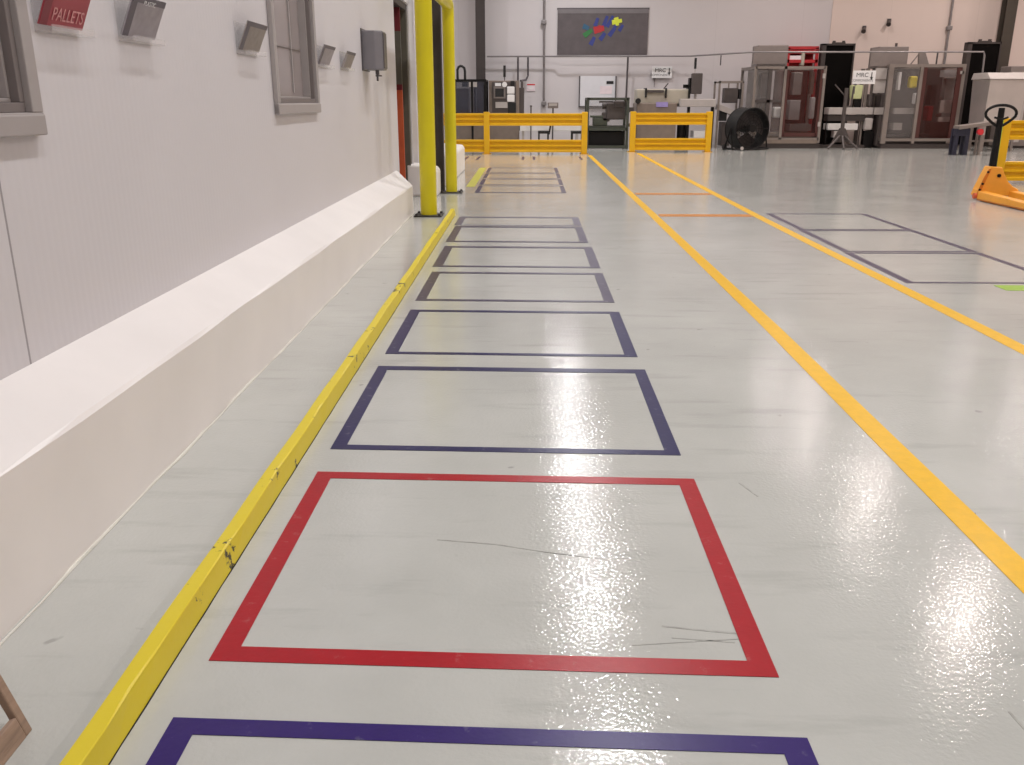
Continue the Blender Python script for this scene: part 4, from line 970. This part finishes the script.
# ------------------------------------------------------------------ stainless hopper, table, black stand
Y = 28.6
x0, x1, z0, z1 = rect(973, 74, 1024, 126, Y); x0 = X(972, 100, Y+1.25) - 0.10
t = thing('stainless_hopper', 'stainless steel hopper with bright top edge behind the pallet jack', 'hopper', ((x0+x1)/2+.5, Y+.6, 0))
mb = MB(); xr = x0 + 1.15; zb = 0.82
mb.hexa([(x0+.02, Y+.12, zb), (xr-.05, Y+.12, zb), (xr-.05, Y+1.1, zb), (x0+.02, Y+1.1, zb), (x0, Y+.05, z1-.14), (xr, Y+.05, z1-.14), (xr, Y+1.2, z1-.14), (x0, Y+1.2, z1-.14)])
obj('bin', mb, M['steel'], t, bevel=0.02)
mb = MB(); mb.hexa([(x0-.03, Y, z1-.14), (xr+.03, Y, z1-.14), (xr+.03, Y+1.25, z1-.14), (x0-.03, Y+1.25, z1-.14), (x0, Y+.30, z1+.05), (xr, Y+.30, z1+.05), (xr, Y+1.2, z1+.05), (x0, Y+1.2, z1+.05)])
obj('lid', mb, M['greyl'], t, bevel=0.01)
for x in (x0+.12, xr-.12):
    for y_ in (Y+.2, Y+1.0): obj('leg', MB().box(x-.035, x+.035, y_-.035, y_+.035, 0, zb), M['alu'], t)
obj('brace', MB().box(x0+.12, xr-.12, Y+.18, Y+.22, 0.3, 0.36), M['alu'], t)
Y = 26.6
x0, x1 = X(954, 122, Y+.4), X(1012, 122, Y)
t = thing('outfeed_table', 'low grey table with two dark navy legs before the right enclosure', 'table', ((x0+x1)/2, Y+.3, 0))
mb = MB(); za, zb = at(954, 126, Y)[1], at(1012, 119, Y)[1]
mb.hexa([(x0, Y, za-.10), (x1, Y, zb-.10), (x1, Y+.4, zb-.10), (x0, Y+.4, za-.10), (x0, Y, za), (x1, Y, zb), (x1, Y+.4, zb), (x0, Y+.4, za)])
obj('table_top', mb, M['alu'], t, bevel=0.008)
for px, ww_, mt in ((957.5, 0.10, 'navyc'), (968, 0.11, 'navyc'), (982, 0.05, 'alu')):
    x = X(px, 140, Y); obj('leg', MB().box(x-ww_/2, x+ww_/2, Y+.05, Y+.15, 0, za-.08), M[mt], t); obj('leg', MB().box(x-ww_/2, x+ww_/2, Y+.28, Y+.36, 0, za-.08), M[mt], t)
obj('apron', MB().box(X(955, 135, Y), X(969, 135, Y), Y+.06, Y+.14, za-.28, za-.08), M['navyc'], t)
obj('stretcher', MB().box(X(968, 140, Y), x1-.1, Y+.3, Y+.36, 0.36, 0.41), M['alu'], t)
bx_, bz = at(981, 132, Y-.05)
obj('stop_button', MB().cyl((bx_, Y-.05, bz), 0.085, 0.1, 'y', 16), M['redp'], t, label='round red stop button'); obj('button_box', MB().box(bx_-.03, bx_+.16, Y+.05, Y+.15, bz-.09, bz+.2), M['greyl'], t)
# equipment at the right edge
Y = 30.6
t = thing('grey_cabinet', 'grey cabinet at the right edge of the photo behind the hopper', 'cabinet', (X(1022, 80, Y)+.3, Y+.3, 0))
xa = X(1011, 70, Y)
obj('body', MB().box(xa, xa+1.3, Y, Y+.7, 0.08, at(1018, 66, Y)[1]), M['grey'], t, bevel=0.02); obj('plinth', MB().box(xa+.05, xa+1.25, Y+.05, Y+.65, 0, 0.08), M['skid'], t); obj('door', MB().box(xa+.06, xa+.62, Y-.02, Y, 0.2, 2.4), M['greyl'], t)

# ------------------------------------------------------------------ lights: high-bay lamps over the hall
def lamp(x, y, power, col, r=0.2):
    l = bpy.data.lights.new('high_bay_lamp', 'AREA'); l.shape = 'DISK'; l.size = 2*r; l.energy = power; l.color = col; l.spread = math.radians(150)
    o = bpy.data.objects.new('high_bay_lamp', l); o.location = (x, y, 8.0); C.objects.link(o)
for y, k in ((-4.0, 0.4), (0.6, 0.85), (5.3, 1), (10.4, 1), (15.4, 1.1), (20.6, 1.1), (25.6, 1.15), (29.6, 1.5)):
    for x in (1.25, 8.3, 14.6, 20.2):
        lamp(x, y - (0.6 if x > 5 else 0), k*{1.25: 124, 8.3: 98, 14.6: 72 if y < 24 else 110, 20.2: 72}[x], (0.985, 0.985, 1.0) if x < 5 else (1.0, 0.895, 0.85))
for y in (24.5, 29.5):
    for x in (-5, -10.5): lamp(x, y, 110, (1.0, 0.95, 0.95))

wd = bpy.data.worlds.new('world'); bpy.context.scene.world = wd; wd.use_nodes = True
wd.node_tree.nodes['Background'].inputs[0].default_value = (0.8, 0.85, 0.9, 1); wd.node_tree.nodes['Background'].inputs[1].default_value = 0.2

vs = bpy.context.scene.view_settings
vs.view_transform = 'Standard'; vs.look = 'None'; vs.gamma = 1.0; vs.use_curve_mapping = False
vs.exposure = 0.17
